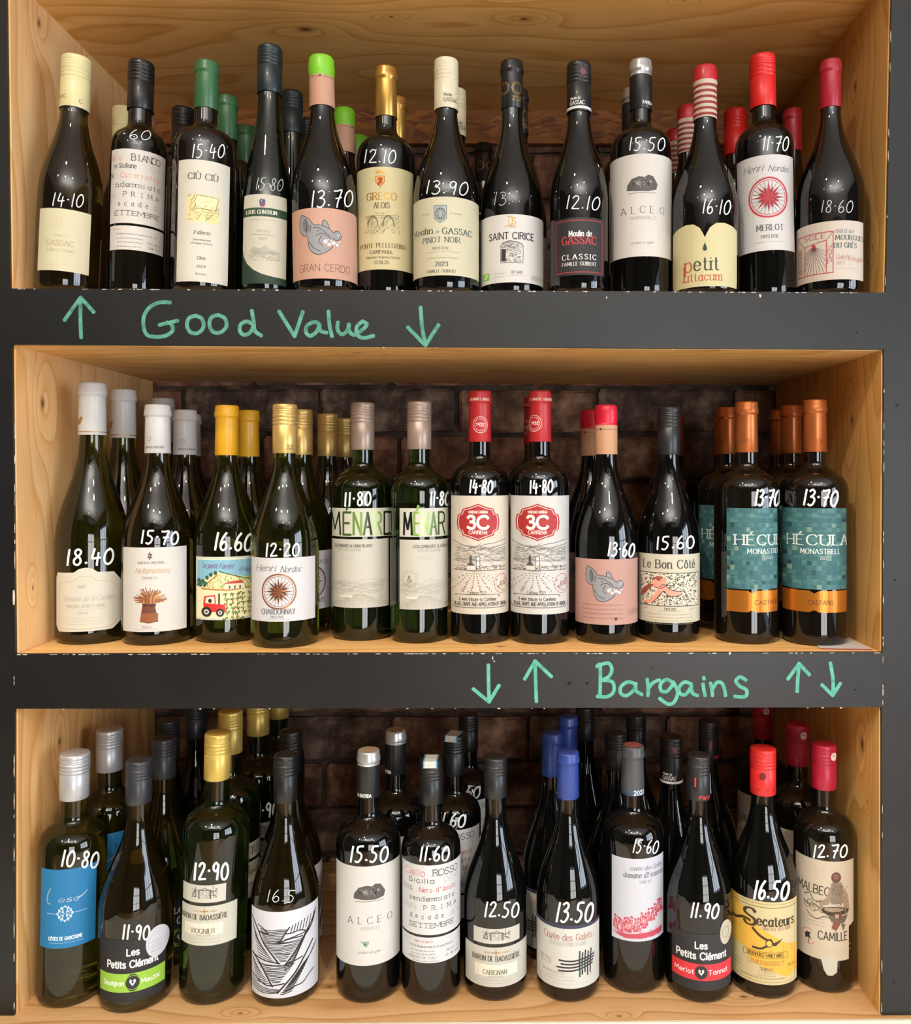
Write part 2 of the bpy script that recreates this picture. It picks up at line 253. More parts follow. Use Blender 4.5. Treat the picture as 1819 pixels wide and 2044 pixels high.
class Art:
    """flat print drawn in normalised label coordinates and laid on a curved or flat surface by `place(x_mm, y_mm, off)`"""
    def __init__(s, W, Hh, place, step=3.0, xm=None, k=(1, 1, 1)):
        s.W, s.H, s.place, s.step = W, Hh, place, step
        s.v, s.f, s.mi, s.mats, s.n = [], [], [], [], 0
        s.PW = W; s.clip = True; s.xm = xm or (lambda x: x*W); s.kw, s.kh, s.kl = k
    def X(s, x): return s.xm(x)
    def _m(s, m):
        if isinstance(m, str): m = ink(m)
        if m not in s.mats: s.mats.append(m)
        return s.mats.index(m)
    def _off(s, lay):
        s.n += 1; return 0.05+0.05*lay+0.003*(s.n % 15)
    def _quad(s, pts, m, off):
        if s.clip:
            if all(p[0] < 0 for p in pts) or all(p[0] > s.W for p in pts): return
            pts = [(min(max(p[0], 0), s.W), p[1]) for p in pts]
        if len(pts) == 4:
            k = int(max(abs(pts[3][1]-pts[0][1]), abs(pts[2][1]-pts[1][1]))/(s.step*2.5))+1
        else: k = 1
        n = len(s.v)
        if k == 1:
            for p in pts: s.v.append(s.place(p[0], p[1], off))
            s.f.append(tuple(range(n, n+len(pts)))); s.mi.append(m); return
        (ax, ay), (bx, by), (cx, cy), (dx, dy) = pts
        for j in range(k+1):
            t = j/k; s.v.append(s.place(ax+(dx-ax)*t, ay+(dy-ay)*t, off)); s.v.append(s.place(bx+(cx-bx)*t, by+(cy-by)*t, off))
            if j: q = n+2*j; s.f.append((q-2, q-1, q+1, q)); s.mi.append(m)
    def pmm(s, p, m, lay=1):
        """polygon in surface millimetres"""
        m = s._m(m); off = s._off(lay)
        us = set(round(a[0], 4) for a in p); lo, hi = min(us), max(us)
        k = math.floor(lo/s.step)+1
        while k*s.step < hi: us.add(k*s.step); k += 1
        us = sorted(us)
        for a, b in zip(us, us[1:]):
            if b-a < 1e-3: continue
            mid = (a+b)/2; cr = []
            for i in range(len(p)):
                q, r = p[i], p[(i+1) % len(p)]
                if q[0] > r[0]: q, r = r, q
                if q[0] <= mid < r[0]:
                    sl = (r[1]-q[1])/(r[0]-q[0]); cr.append((q[1]+sl*(mid-q[0]), q[1]+sl*(a-q[0]), q[1]+sl*(b-q[0])))
            cr.sort()
            for j in range(0, len(cr)-1, 2):
                s._quad([(a, cr[j][1]), (b, cr[j][2]), (b, cr[j+1][2]), (a, cr[j+1][1])], m, off)
    def poly(s, pts, m, lay=1): s.pmm([(s.X(x), y*s.H) for x, y in pts], m, lay)
    def rect(s, x0, x1, y0, y1, m, lay=1): s.poly([(x0, y0), (x1, y0), (x1, y1), (x0, y1)], m, lay)
    def ell(s, x, y, rx, ry, m, lay=1, n=28): s.poly([(x+rx*math.cos(6.28318*i/n), y+ry*math.sin(6.28318*i/n)) for i in range(n)], m, lay)
    def raw(s, p, wd, m, lay=2, contrast=1.0, capr=True):
        """stroke through points in mm, as a mitred ribbon"""
        mi = s._m(m); q = [p[0]]
        for a in p[1:]:
            L = math.hypot(a[0]-q[-1][0], a[1]-q[-1][1])
            if L < 1e-4: continue
            b = q[-1]; k = max(1, int(L/s.step+0.99))
            for j in range(1, k+1): q.append((b[0]+(a[0]-b[0])*j/k, b[1]+(a[1]-b[1])*j/k))
        if len(q) < 2: return
        d = []
        for a, b in zip(q, q[1:]): L = math.hypot(b[0]-a[0], b[1]-a[1]); d.append(((b[0]-a[0])/L, (b[1]-a[1])/L))
        runs = []; st = 0
        for i in range(1, len(d)):
            if d[i][0]*d[i-1][0]+d[i][1]*d[i-1][1] < 0.35: runs.append((st, i)); st = i
        runs.append((st, len(d)))
        for (i0, i1) in runs:
            off = s._off(lay); n0 = len(s.v)
            for i in range(i0, i1+1):
                da = d[max(i-1, i0)]; db = d[min(i, i1-1)]; x, y = q[i]
                tx, ty = da[0]+db[0], da[1]+db[1]; L = math.hypot(tx, ty) or 1; tx /= L; ty /= L
                hw = wd*0.5*(contrast+(1-contrast)*abs(ty)); mt = hw/max(.6, tx*db[0]+ty*db[1])
                if i == i0: x -= tx*hw*(.55 if capr else 0); y -= ty*hw*(.55 if capr else 0)
                if i == i1: x += tx*hw*(.55 if capr else 0); y += ty*hw*(.55 if capr else 0)
                for sg in (1, -1):
                    X, Y = x-sg*ty*mt, y+sg*tx*mt
                    if s.clip: X = min(max(X, 0), s.W)
                    s.v.append(s.place(X, Y, off))
            for i in range(i1-i0):
                if s.clip and (q[i0+i][0] < 0 and q[i0+i+1][0] < 0 or q[i0+i][0] > s.W and q[i0+i+1][0] > s.W): continue
                k = n0+2*i; s.f.append((k, k+1, k+3, k+2)); s.mi.append(mi)
    def line(s, pts, wd, m, lay=2, smooth=False, close=False):
        p = [(x, y) for x, y in pts]
        if close: p.append(p[0])
        if smooth: p = crom(p, 4)
        elif s.clip:
            r_ = [p[0]]
            for a, b in zip(p, p[1:]):
                k = max(1, int(abs(b[0]-a[0])/.12)); r_ += [(a[0]+(b[0]-a[0])*j/k, a[1]+(b[1]-a[1])*j/k) for j in range(1, k+1)]
            p = r_
        s.raw([(s.X(x), y*s.H) for x, y in p], wd*s.kl, m, lay)
    def ring(s, x, y, r, wd, m, lay=2, a0=0, a1=360, n=28, ry=None):
        cx, cy = s.X(x), y*s.H; ry = (ry or r)*s.kl; r *= s.kl
        s.raw([(cx+r*math.cos(math.radians(a0+(a1-a0)*i/n)), cy+ry*math.sin(math.radians(a0+(a1-a0)*i/n))) for i in range(n+1)], wd*s.kl, m, lay)
    def text(s, t, x, y, h, w=None, m='222222', style='sans', wt=None, slant=0.0, lay=3, align='c', rot=0.0, track=0.0, arc=0.0):
        """x,y centre of the line's x-span and baseline-centre height; h cap height in mm; w fitted width in mm"""
        hand = style == 'hand'; serif = style in ('serif', 'type'); contrast = {'serif': 0.42, 'script': 0.6}.get(style, 1.0)
        wt = wt if wt is not None else {'bold': 0.2, 'serif': 0.165, 'type': 0.1, 'thin': 0.06, 'hand': 0.16, 'script': 0.09}.get(style, 0.12)
        if style == 'script' and not slant: slant = 0.35
        h = h*s.kh; w = w*s.kw if w else None; k = h/10.0; gap = (2.2 if not serif else 2.6)+track; adv = []; tot = 0
        for ch in t:
            gw, st = glyph(ch, hand, 2 if h < 2.2 else 4)
            if style == 'type': gw2 = 6.2; adv.append((tot+(gw2-gw)/2, st)); tot += gw2+gap-.8
            else: adv.append((tot, st)); tot += gw+gap
        tot -= gap; xc = s.X(x)
        if w and s.clip and align == 'c':
            e = w/2/s.PW; xa, xb = s.X(x-e), s.X(x+e)
            if x+e > 1: xb = max(xa+w*1.12, s.W)
            if x-e < 0: xa = min(xb-w*1.12, 0)
            xc = (xa+xb)/2; w = xb-xa
        sx = (w/(tot*k)) if w else 1.0
        x0 = xc-(tot*k*sx/2 if align == 'c' else (tot*k*sx if align == 'r' else 0)); y0 = y*s.H-h/2
        ca, sa = math.cos(rot), math.sin(rot); cx, cy = xc, y*s.H
        def T(px, py, a):
            X = x0+(a+px)*k*sx+slant*py*k; Y = y0+py*k
            if arc: Y -= arc*((X-cx)**2)
            if rot: X, Y = cx+(X-cx)*ca-(Y-cy)*sa, cy+(X-cx)*sa+(Y-cy)*ca
            return (X, Y)
        for a, st in adv:
            for pts, sm in st:
                q = [T(px, py, a) for px, py in pts]
                s.raw(q, wt*h, m, lay, contrast, capr=not serif or sm)
                if serif and not sm:
                    for e, o in ((0, 1), (-1, -2)):
                        (ex, ey), (fx, fy) = pts[e], pts[o if len(pts) > 1 else e]
                        if abs(ey-fy) > 2.4 and (abs(ey) < .2 or abs(ey-10) < .2 or abs(ey-6.8) < .2):
                            hw = 1.7 if style == 'serif' else 2.1
                            s.raw([T(ex-hw, ey+(.25 if ey < 1 else -.25), a), T(ex+hw, ey+(.25 if ey < 1 else -.25), a)], wt*h*0.6, m, lay, 1.0, False)
    def micro(s, x, y, w, h, m='777777', lines=1, pitch=None, seed=1, wt=0.14):
        """print too small to read: rows of tiny strokes"""
        r = random.Random(seed); pitch = (pitch or h*1.9)*s.kh; h *= s.kh*.8; w *= s.kw
        for l in range(lines):
            X = s.X(x)-w/2; e = s.X(x)+w/2; Y = y*s.H-l*pitch
            while X < e:
                wl = r.uniform(2.0, 6.0)*h*0.62; q = X
                while q < min(X+wl, e):
                    hh = h*r.choice((.7, .7, 1.0)); s.raw([(q, Y-h/2), (q+h*.12, Y-h/2+hh)], wt*h*1.2, m, 2, 1.0, False)
                    s.raw([(q, Y-h/2+hh*r.choice((0, .5, 1))), (q+h*.4, Y-h/2+hh*r.choice((0, .5, 1)))], wt*h, m, 2, 1.0, False)
                    q += h*.62
                X += wl+h*.7
    def build(s, name, parent):
        if not s.f: return None
        return mesh(name, s.v, s.f, s.mats, parent, s.mi)
# ------------------------------------------------------------------ label prints (coordinates run 0..1 over each label)
def zc(x0, y0, x1, y1):       # reads a list of points measured on an enlargement of the label
    def f(s):
        v = [float(q) for q in s.split()]
        return [((a-x0)/(x1-x0), 1-(b-y0)/(y1-y0)) for a, b in zip(v[::2], v[1::2])]
    return f
def shade_lines(A, x0, x1, y0, y1, n, m, wd=0.12, seed=1, ang=0.0, ln=(0.05, 0.2), wob=0.01):
    r = random.Random(seed)
    for i in range(n):
        x, y = r.uniform(x0, x1), r.uniform(y0, y1); L = r.uniform(*ln); a = ang+r.uniform(-.25, .25)
        x2 = min(x+L*math.cos(a), x1)
        A.line([(x, y), ((x+x2)/2, y+L*.5*math.sin(a)+r.uniform(-wob, wob)), (x2, y+L*math.sin(a))], wd, m)
def pig(A, z):
    g, d = '8b8c90', '2c2c30'
    A.poly(z('520 1335 505 1390 508 1450 530 1492 560 1498 592 1460 600 1410 570 1370'), g, 1)
    A.poly(z('668 1425 666 1398 680 1382 702 1402 716 1440'), g, 1)
    A.poly(z('560 1500 575 1450 600 1412 650 1420 710 1442 750 1475 762 1458 785 1460 800 1490 795 1512 765 1528 730 1520 700 1530 668 1530 665 1560 690 1585 735 1578 720 1600 680 1628 640 1640 605 1632 575 1600 562 1550'), g, 2)
    A.poly(z('535 1360 525 1410 532 1460 560 1470 575 1430 560 1385'), '6d6e73', 2)
    for s in ('520 1335 505 1390 508 1450 530 1492 560 1498', '520 1335 570 1370 600 1412 650 1420 710 1442 750 1475', '560 1500 562 1550 575 1600 605 1632 640 1640 680 1628 720 1600 738 1578',
              '600 1440 640 1440 680 1470 720 1500', '620 1500 660 1480 700 1500 730 1520', '570 1540 600 1590 650 1615', '660 1500 640 1540 665 1575', '668 1425 666 1398 680 1382 702 1402 716 1440',
              '750 1475 762 1458 785 1460 800 1490 795 1512 765 1528 740 1515', '545 1370 555 1420 550 1480', '585 1420 575 1470'):
        A.line(z(s), 0.28, d, 3, True)
    A.ell(*z('632 1458')[0], .018, .02, d, 3); A.ell(*z('632 1456')[0], .008, .01, 'd8d8d8', 4)
    r = random.Random(6)
    for (x, y, r_) in ((688, 1545, 26), (712, 1562, 22), (742, 1552, 20), (768, 1562, 18), (786, 1538, 16), (702, 1530, 14), (728, 1538, 12)):
        q = [(x+r_*r.uniform(.6, 1.1)*math.cos(a), y+r_*r.uniform(.6, 1.1)*math.sin(a)) for a in (0, 1.1, 2.2, 3.4, 4.5, 5.4)]
        s_ = ' '.join('%f %f' % p for p in q); A.poly(z(s_), r.choice(('e4e2e0', 'c8c6c6')), 3); A.line(z(s_), .12, d, 4, close=True)
    for (x, y) in ((775, 1490), (788, 1480)): A.ell(*z('%d %d' % (x, y))[0], .008, .012, 'd8d8d8', 4, 8)
def compass(A, x, y, r, m, m2, spokes=24):
    A.ring(x, y, r, r*.09, m); A.ring(x, y, r*.88, r*.03, m)
    cx, cy = A.X(x), y*A.H; r *= A.kl
    for i in range(spokes):
        a = math.tau*i/spokes; A.raw([(cx+r*.3*math.cos(a), cy+r*.3*math.sin(a)), (cx+r*.84*math.cos(a), cy+r*.84*math.sin(a))], r*.022, '55504c', 2)
    for k, (R_, n, q, mm) in enumerate(((.62, 8, math.pi/8, m2), (.8, 8, 0, m))):
        for i in range(n):
            a = math.tau*i/n+q
            for sgn, mt in ((1, mm), (-1, m2)):
                b = a+sgn*math.pi/8
                A.pmm([(cx, cy), (cx+R_*r*math.cos(a), cy+R_*r*math.sin(a)), (cx+.26*r*math.cos(b), cy+.26*r*math.sin(b))], mt, 3+k)
def stone(A, x, y, w, h, seed=3):
    r = random.Random(seed)
    A.poly([(x-w*.5, y-h*.35), (x-w*.48, y-h*.05), (x-w*.34, y+h*.3), (x-w*.1, y+h*.42), (x+w*.08, y+h*.36), (x+w*.2, y+h*.5), (x+w*.36, y+h*.42), (x+w*.5, y-h*.02), (x+w*.46, y-h*.34), (x+w*.2, y-h*.45), (x-w*.2, y-h*.42)], '4e4c4a', 1)
    for i in range(46):
        a, q = r.uniform(0, 6.28), math.sqrt(r.random())*.8
        px, py = x+w*.42*q*math.cos(a), y-h*.02+h*.34*q*math.sin(a); s_ = r.uniform(.01, .035)
        A.poly([(px+s_*r.uniform(.5, 1.3)*math.cos(b), py+s_*.6*r.uniform(.5, 1.3)*math.sin(b)) for b in (0, 1.2, 2.5, 3.8, 5.1)], r.choice(('7e7b78', '666360', '9d9a96', '2a2827', '5a5755', '3a3836')), 2)
    for i in range(5): A.ell(x+r.uniform(-.3, .3)*w, y+r.uniform(-.1, .3)*h, .006, .004, 'dddad4', 3, 6)
    A.rect(x-w*.46, x+w*.46, y-h*.56, y-h*.5, '9b9894', 1)
def leaves_row(A, x0, y0, x1, y1, n, m, s_, seed):
    r = random.Random(seed)
    for i in range(n):
        t = i/max(1, n-1); X, Y = x0+(x1-x0)*t, y0+(y1-y0)*t; q = s_*(.4+.6*abs(y1-y0 and t))
        for j in range(3): A.line([(X+r.uniform(-q, q), Y+r.uniform(-q, q)*.6), (X+r.uniform(-q, q), Y+r.uniform(-q, q)*.6)], .2, m)

def L_gassac_white(A):
    for i in range(8):
        a = math.tau*i/8+.39; A.ring(.38+.085*math.cos(a), .77+.075*math.sin(a), .7, .25, 'c3b98e', n=8)
    A.ring(.38, .77, 1.1, .25, 'c3b98e', n=10)
    A.text('Moulin de', .42, .575, 1.7, 8, 'c6bd98', 'script'); A.text('GASSAC', .42, .45, 2.7, 17, 'ab9f78', 'serif')
    A.text('CLAIRETTE • VIOGNIER'.replace('•', '-'), .44, .33, 1.1, 18, 'b0a785', 'serif'); A.micro(.45, .1, 20, .7, 'c3b98e', 1)
def ciello(A, top, rows, acc):
    A.text(top[0], top[1], .89, 3.4, top[2], acc, 'thin', .07); A.text(top[3], top[4], .89, 3.2, top[5], '2a2a2c', 'type')
    y = .775
    for (l, xl, wl, cl, stl, r_, xr, wr, cr, sr) in rows:
        if l: A.text(l, xl, y, 2.3, wl, cl, stl)
        if r_: A.text(r_, xr, y, 2.3, wr, cr, sr)
        y -= .128
BI_W, RO_W = 'd98c68', 'b8433c'
def L_bianco(A):
    ciello(A, ('ello', .11, 6, 'BIANCO', .63, 17.5), [
        ('re Siciliane', .26, 14, '2a2a2c', 'sans', 'I G P', .78, 10, '9a9a9c', 'thin'), ('%', .03, 2, '2a2a2c', 'sans', 'Catarratto', .53, 24, 'd98c68', 'type'),
        ('ndemmiato', .5, 28, '2a2a2c', 'type', None, 0, 0, 0, 0), ('lo', .05, 3, '9a9a9c', 'thin', 'P R I M A', .56, 22, '3a3a3c', 'type'),
        ('e c a d e', .42, 19, '2a2a2c', 'type', 'd i', .87, 5, '77777a', 'thin'), ('ETTEMBRE', .5, 28, '2a2a2c', 'type', None, 0, 0, 0, 0)], 'd98c68')
def L_bianco2(A):
    A.micro(.12, .86, 6, .9, 'd98c68', 1, seed=5); A.micro(.5, .66, 27, .9, '444444', 1, seed=6); A.micro(.36, .48, 17, .8, '555555', 1, seed=7)
    A.micro(.36, .32, 16, .8, '555555', 1, seed=8); A.text('750 ml e', .82, .36, 1.1, 8, '444444', 'type'); A.text('12% vol', .82, .17, 1.2, 8, '444444', 'type'); A.micro(.34, .14, 15, .9, '555555', 1, seed=9)
def L_rosso(A):
    ciello(A, ('Ciello', .22, 12, 'ROSSO', .73, 14.5), [
        ('Sicilia', .33, 16, '2a2a2c', 'sans', 'DOP', .83, 8.5, '9a9a9c', 'thin'), ('100%', .1, 5.5, '2a2a2c', 'thin', "Nero d'avola", .6, 22, 'b8433c', 'type'),
        ('vendemmiato', .5, 28, '2a2a2c', 'type', None, 0, 0, 0, 0), ('nella', .14, 7, '9a9a9c', 'thin', 'P R I M A', .64, 20, '3a3a3c', 'type'),
        ('d e c a d e', .42, 21, '2a2a2c', 'type', 'd i', .89, 4, '77777a', 'thin'), ('SETTEMBRE', .5, 28, '2a2a2c', 'type', None, 0, 0, 0, 0)], 'b8433c')
def L_rosso2(A):
    A.text('Ciello', .1, .86, 1.1, 5, '777777', 'thin'); A.text("Nero d'avola", .37, .84, 1.2, 11, 'b8433c', 'type'); A.text('SICILIA Denominazione di Origine Protetta', .5, .64, 1.0, 27, '444444', 'type')
    A.micro(.34, .47, 16, .8, '555555', 1, seed=7); A.micro(.34, .34, 16, .8, '555555', 1, seed=8); A.text('PRODUCT OF ITALY', .36, .2, 1.0, 17, '444444', 'type')
    A.text('750 ml e', .85, .4, 1.0, 7, '444444', 'type'); A.text('12.5% vol', .85, .22, 1.1, 8, '444444', 'type'); A.micro(.4, .07, 18, .7, '555555', 1, seed=9)
def L_ciu(A):
    A.text('CIÙ CIÙ', .48, .865, 3.0, 18.5, '4c4c46', 'serif')
    A.rect(.17, .82, .49, .71, 'd8cb94', 1); A.poly([(.34, .6), (.72, .6), (.78, .7), (.34, .7)], 'e6dca8', 2)
    shade_lines(A, .18, .8, .5, .6, 46, '8b7f4c', .16, 2, .3, (.03, .15)); shade_lines(A, .36, .74, .62, .68, 9, '6f6538', .16, 3, 0, (.1, .3)); shade_lines(A, .18, .34, .6, .7, 14, '8b7f4c', .16, 8, .5, (.02, .08))
    A.line([(.36, .6), (.74, .6), (.8, .7), (.37, .71), (.33, .66), (.36, .6)], .25, '6f6538')
    A.text('Falerio', .48, .405, 1.8, 10, '4c4c46', 'serif', slant=.25); A.text('Denominazione', .48, .345, .9, 11, '6c6c64', 'serif', slant=.2); A.text('di Origine Protetta', .48, .315, .9, 13, '6c6c64', 'serif', slant=.2)
    A.text('Oris', .47, .195, 1.7, 5, '4c4c46', 'serif', slant=.25); A.text('2024', .47, .125, 1.3, 5.4, '4c4c46', 'serif', slant=.25); A.text('Biologico', .48, .065, .9, 7, '6c6c64', 'serif', slant=.2)
def L_guntrum(A):
    A.rect(0, 1, .73, .835, '24402c', 1); A.text('LOUIS GUNTRUM', .42, .783, 1.9, 19, 'dcd9c8', 'serif')
    A.poly([(.36, .92), (.37, .86), (.43, .84), (.49, .86), (.5, .92), (.47, .95), (.43, .93), (.39, .95)], '3c4270', 2); A.poly([(.4, .87), (.43, .84), (.46, .87), (.43, .9)], 'b03038', 3); shade_lines(A, .36, .49, .88, .95, 12, 'c8c8d4', .2, 3, 1.2, (.01, .03))
    A.micro(.47, .69, 19, .6, '8b8b80', 1, seed=2); A.text('Riesling', .45, .555, 1.5, 8, '8d8a80', 'script'); A.line([(.2, .505), (.72, .505)], .16, '77756c'); A.text('2023', .45, .46, 1.1, 5, '8d8a80', 'serif')
    shade_lines(A, .12, .85, .2, .3, 80, '8c897c', .13, 5, .1, (.03, .12)); A.poly([(.15, .3), (.25, .36), (.4, .34), (.52, .38), (.62, .34), (.85, .3), (.7, .27), (.3, .27)], 'a5a296', 1)
def L_cerdo(A):
    pig(A, zc(450, 1290, 915, 1820)); A.text('GRAN CERDO', .49, .155, 3.6, 31, '6b4a40', 'sans', .08)
    A.micro(.985, .45, 2, .9, '6b4a40', 9, 2.0, 3)
def L_cerdo_red(A):
    pig(A, zc(420, 1275, 915, 1840)); A.micro(.42, .305, 28, 1.0, '7a5a50', 4, 2.3, 4); A.text('GRAN', .96, .185, 2.8, 9, '7a5a50', 'sans', .08)
    A.micro(.985, .75, 1.6, .8, '7a5a50', 8, 2.0, 3)
    x, y = .65, .085; A.ell(x-.012, y+.012, .014, .014, '3b2a28', 3, 10); A.ell(x+.012, y+.012, .014, .014, '3b2a28', 3, 10); A.poly([(x-.026, y+.008), (x+.026, y+.008), (x, y-.03)], '3b2a28', 3)
GOLD = lambda: mat('b8904a', .35, .6)
def L_greco(A):
    g = GOLD()
    A.poly([(.34, .935), (.32, .965), (.36, .95), (.38, .975), (.41, .955), (.44, .975), (.46, .95), (.5, .965), (.48, .935)], g, 2)
    A.poly([(.33, .91), (.49, .91), (.49, .85), (.45, .82), (.41, .805), (.37, .82), (.33, .85)], 'c9923e', 1); A.line([(.33, .91), (.49, .91), (.49, .85), (.41, .805), (.33, .85), (.33, .91)], .25, '8c5a28')
    A.poly([(.36, .83), (.4, .86), (.37, .88), (.41, .9), (.46, .885), (.44, .86), (.46, .83), (.42, .845), (.4, .82)], '9c2c22', 3)
    A.text('GRECO', .44, .715, 3.6, 19, g, 'serif', .2); A.text('ALOIS', .44, .625, 3.0, 10, '5d5a44', 'serif')
    A.line([(.14, .525), (.75, .53)], .2, '6c6848'); A.line([(.15, .505), (.74, .51)], .16, '6c6848')
    for x in (.28, .56):
        A.ring(x, .42, 2.6, .5, '55523a', a0=0, a1=180, n=14, ry=5.0); A.ring(x+.03, .42, 1.7, .25, '77734e', a0=0, a1=180, n=10, ry=4.0)
    shade_lines(A, .14, .75, .34, .5, 95, '77734e', .14, 7, .5, (.02, .09)); shade_lines(A, .3, .75, .54, .56, 10, '8c8862', .12, 9, .1, (.02, .06))
    A.text('PONTE PELLEGRINO', .47, .235, 2.2, 29, '6c4a34', 'serif'); A.text('CAMPANIA', .43, .17, 1.8, 14, '5d5038', 'serif'); A.text('Indicazione Geografica Protetta', .46, .12, 1.1, 21, '6c6448', 'serif', slant=.2); A.text('ITALIA', .44, .07, 1.8, 9, '5d5038', 'serif')
def oc_cross(A, x, y, s_, m, wd=.25):
    for k in range(4):
        a = math.pi/2*k; ca, sa = math.cos(a), math.sin(a); q = [(-.25, .2), (-.4, .8), (-.75, .9), (-.3, 1.05), (0, 1.35), (.3, 1.05), (.75, .9), (.4, .8), (.25, .2)]
        A.raw([(A.X(x)+A.kl*s_*(px*ca-py*sa), (y*A.H)+A.kl*s_*(px*sa+py*ca)) for px, py in q], wd*A.kl, m, 2)
def L_pinot(A):
    A.poly([(.32, .89), (.505, .89), (.505, .73), (.46, .69), (.41, .67), (.365, .69), (.32, .73)], '9ba3a2', 1); A.line([(.32, .89), (.505, .89), (.505, .73), (.46, .69), (.41, .67), (.365, .69), (.32, .73), (.32, .89)], .25, '54605e')
    for i in range(8):
        a = math.tau*i/8; A.ring(.412+.05*math.cos(a), .785+.065*math.sin(a), .7, .2, '34403e', n=8)
    A.ring(.412, .785, 2.3, .2, '34403e', n=14)
    A.text('PRODUIT', .2, .79, .8, 5, '8c9080', 'serif'); A.text('DE FRANCE', .65, .79, .8, 7, '8c9080', 'serif')
    A.text('Moulin', .16, .575, 2.9, 11, '2f4640', 'serif'); A.text('de', .36, .555, 1.3, 2.2, '2f4640', 'script'); A.text('GASSAC', .66, .565, 3.0, 18, '2f4640', 'serif')
    A.text('PINOT NOIR', .43, .455, 2.6, 23, '40544c', 'serif'); A.text('PAYS D\'OC', .42, .345, 1.3, 10, '40544c', 'serif'); A.micro(.45, .3, 22, .6, '77806c', 1); A.micro(.44, .225, 20, .9, '66705c', 1, seed=4)
    A.text('2023', .43, .145, 2.1, 7.5, '2f4640', 'serif', .2); A.text('FAMILLE GUIBERT', .43, .055, 1.4, 18, '2f4640', 'serif'); oc_cross(A, .93, .5, 8, 'c2bf98'); oc_cross(A, .93, .5, 5, 'ccc9a4')
def L_cirice(A):
    g = GOLD()
    A.ring(.45, .9, 1.6, .35, g, a0=-120, a1=120, n=14, ry=2.3); A.ring(.5, .9, 1.6, .3, g, a0=70, a1=290, n=14, ry=2.3); A.text('S', .53, .9, 3.6, 2.2, g, 'serif'); A.text('ST CIRICE', .48, .815, .9, 8, 'b09a6c', 'serif')
    A.text('SAINT CIRICE', .49, .685, 3.4, 28, '1d1d1f', 'sans', .15)
    A.poly([(.31, .52), (.36, .585), (.45, .61), (.56, .6), (.66, .57), (.68, .52), (.66, .48), (.32, .48)], 'b6b4b0', 1)
    A.poly([(.32, .5), (.67, .5), (.68, .3), (.32, .29)], 'c8c6c2', 1); A.rect(.33, .4, .31, .49, '1d1d1f', 3)
    shade_lines(A, .32, .64, .3, .49, 110, '55534f', .17, 11, 0, (.012, .045)); shade_lines(A, .33, .6, .5, .59, 50, '55534f', .17, 12, 0, (.02, .06))
    A.line([(.31, .52), (.36, .585), (.45, .61), (.56, .6), (.66, .57), (.68, .52)], .3, '2d2d2d'); A.line([(.32, .5), (.32, .29), (.67, .29), (.68, .5)], .25, '2d2d2d')
    A.rect(.035, .14, .06, .165, '7ab648', 1); A.line([(.06, .09), (.09, .145), (.12, .13), (.09, .09), (.06, .09)], .3, 'e8f0e0')
    A.line([(.18, .07), (.18, .17)], .15, '999999'); A.line([(.4, .07), (.4, .17)], .15, '999999'); A.micro(.29, .14, 7, .9, '888888', 2, 1.7)
    A.text('IGP GARD', .58, .15, 1.3, 7, '555555', 'sans'); A.micro(.58, .105, 11, .7, '888888', 1); A.text('2023', .88, .085, 2.1, 6, '77777a', 'serif')
def L_classic(A):
    A.line([(.04, .05), (.96, .05), (.96, .95), (.04, .95)], .4, 'a03434', close=True)
    A.text('Moulin de', .52, .72, 2.8, 14, 'e6e4e0', 'serif'); A.text('GASSAC', .5, .605, 3.9, 21, 'b8383a', 'serif'); A.text('CLASSIC', .5, .315, 2.5, 21, 'e6e4e0', 'serif', track=2.5); A.text('FAMILLE GUIBERT', .5, .195, 1.7, 21, 'd8d6d2', 'serif')
def alceo(A, sub, col, extra=False):
    stone(A, .52, .71 if not extra else .735, .5, .17)
    for i, ch in enumerate('ALCEO'): A.text(ch, .22+.155*i, .455, 3.4, None, '3a3a3a', 'serif', .09, align='c')
    A.text(sub, .53, .375, 1.4, 17 if not extra else 12, col, 'sans', .1); A.text('product of spain', .52, .135, 1.3, 14, '6a6864', 'script')
    if extra: A.poly([(.36, .245), (.52, .245), (.5, .2), (.46, .18), (.44, .2), (.4, .23)], '8f9a90', 1); A.ell(.45, .215, .02, .014, '2f7d4c', 2, 8)
def L_alceo_t(A): alceo(A, 'TEMPRANILLO', '8f8b84')
def L_alceo_v(A): alceo(A, 'VERDEJO', '8f8b84', True)
def L_petit(A):
    A.poly([(.5, .70), (.475, .63), (.465, .59), (.48, .565), (.5, .56), (.52, .565), (.535, .59), (.525, .63)], '1f2c26', 2)
    A.text('p', .24, .36, 7.0, 3.8, 'b4502e', 'serif', .12); A.text('etit', .52, .36, 6.6, 15, '25322c', 'serif', .13); A.text('ittacum', .5, .155, 4.0, 21, 'b4502e', 'serif', .13)
    A.line([(.175, .34), (.175, .1)], .7, 'b4502e'); A.line([(.14, .1), (.22, .1)], .4, 'b4502e')
def nordoc(A, m, m2, var, ink_):
    ch = var == 'CHARDONNAY'; A.text('Henri', .22 if ch else .29, .84 if ch else .87, 3.4, 12, '222226', 'script', .08); A.text('Nordoc', .61 if ch else .74, .82 if ch else .855, 3.1, 13, '222226', 'script', .08)
    y = {'CHARDONNAY': .47, 'MERLOT': .555}[var]; compass(A, .42 if var == 'CHARDONNAY' else .56, y, 8.0 if var == 'CHARDONNAY' else 9.2, m, m2)
    if var == 'CHARDONNAY': A.text(var, .42, .155, 2.7, 21, ink_, 'serif'); A.text("PAYS D'OC", .4, .07, 1.4, 8.5, ink_, 'serif'); A.micro(.42, .03, 15, .5, '888888', 1)
    else: A.text(var, .57, .24, 3.0, 17, ink_, 'serif'); A.text("PAYS D'OC", .57, .145, 1.6, 11, ink_, 'serif'); A.micro(.57, .09, 20, .6, '888888', 1)
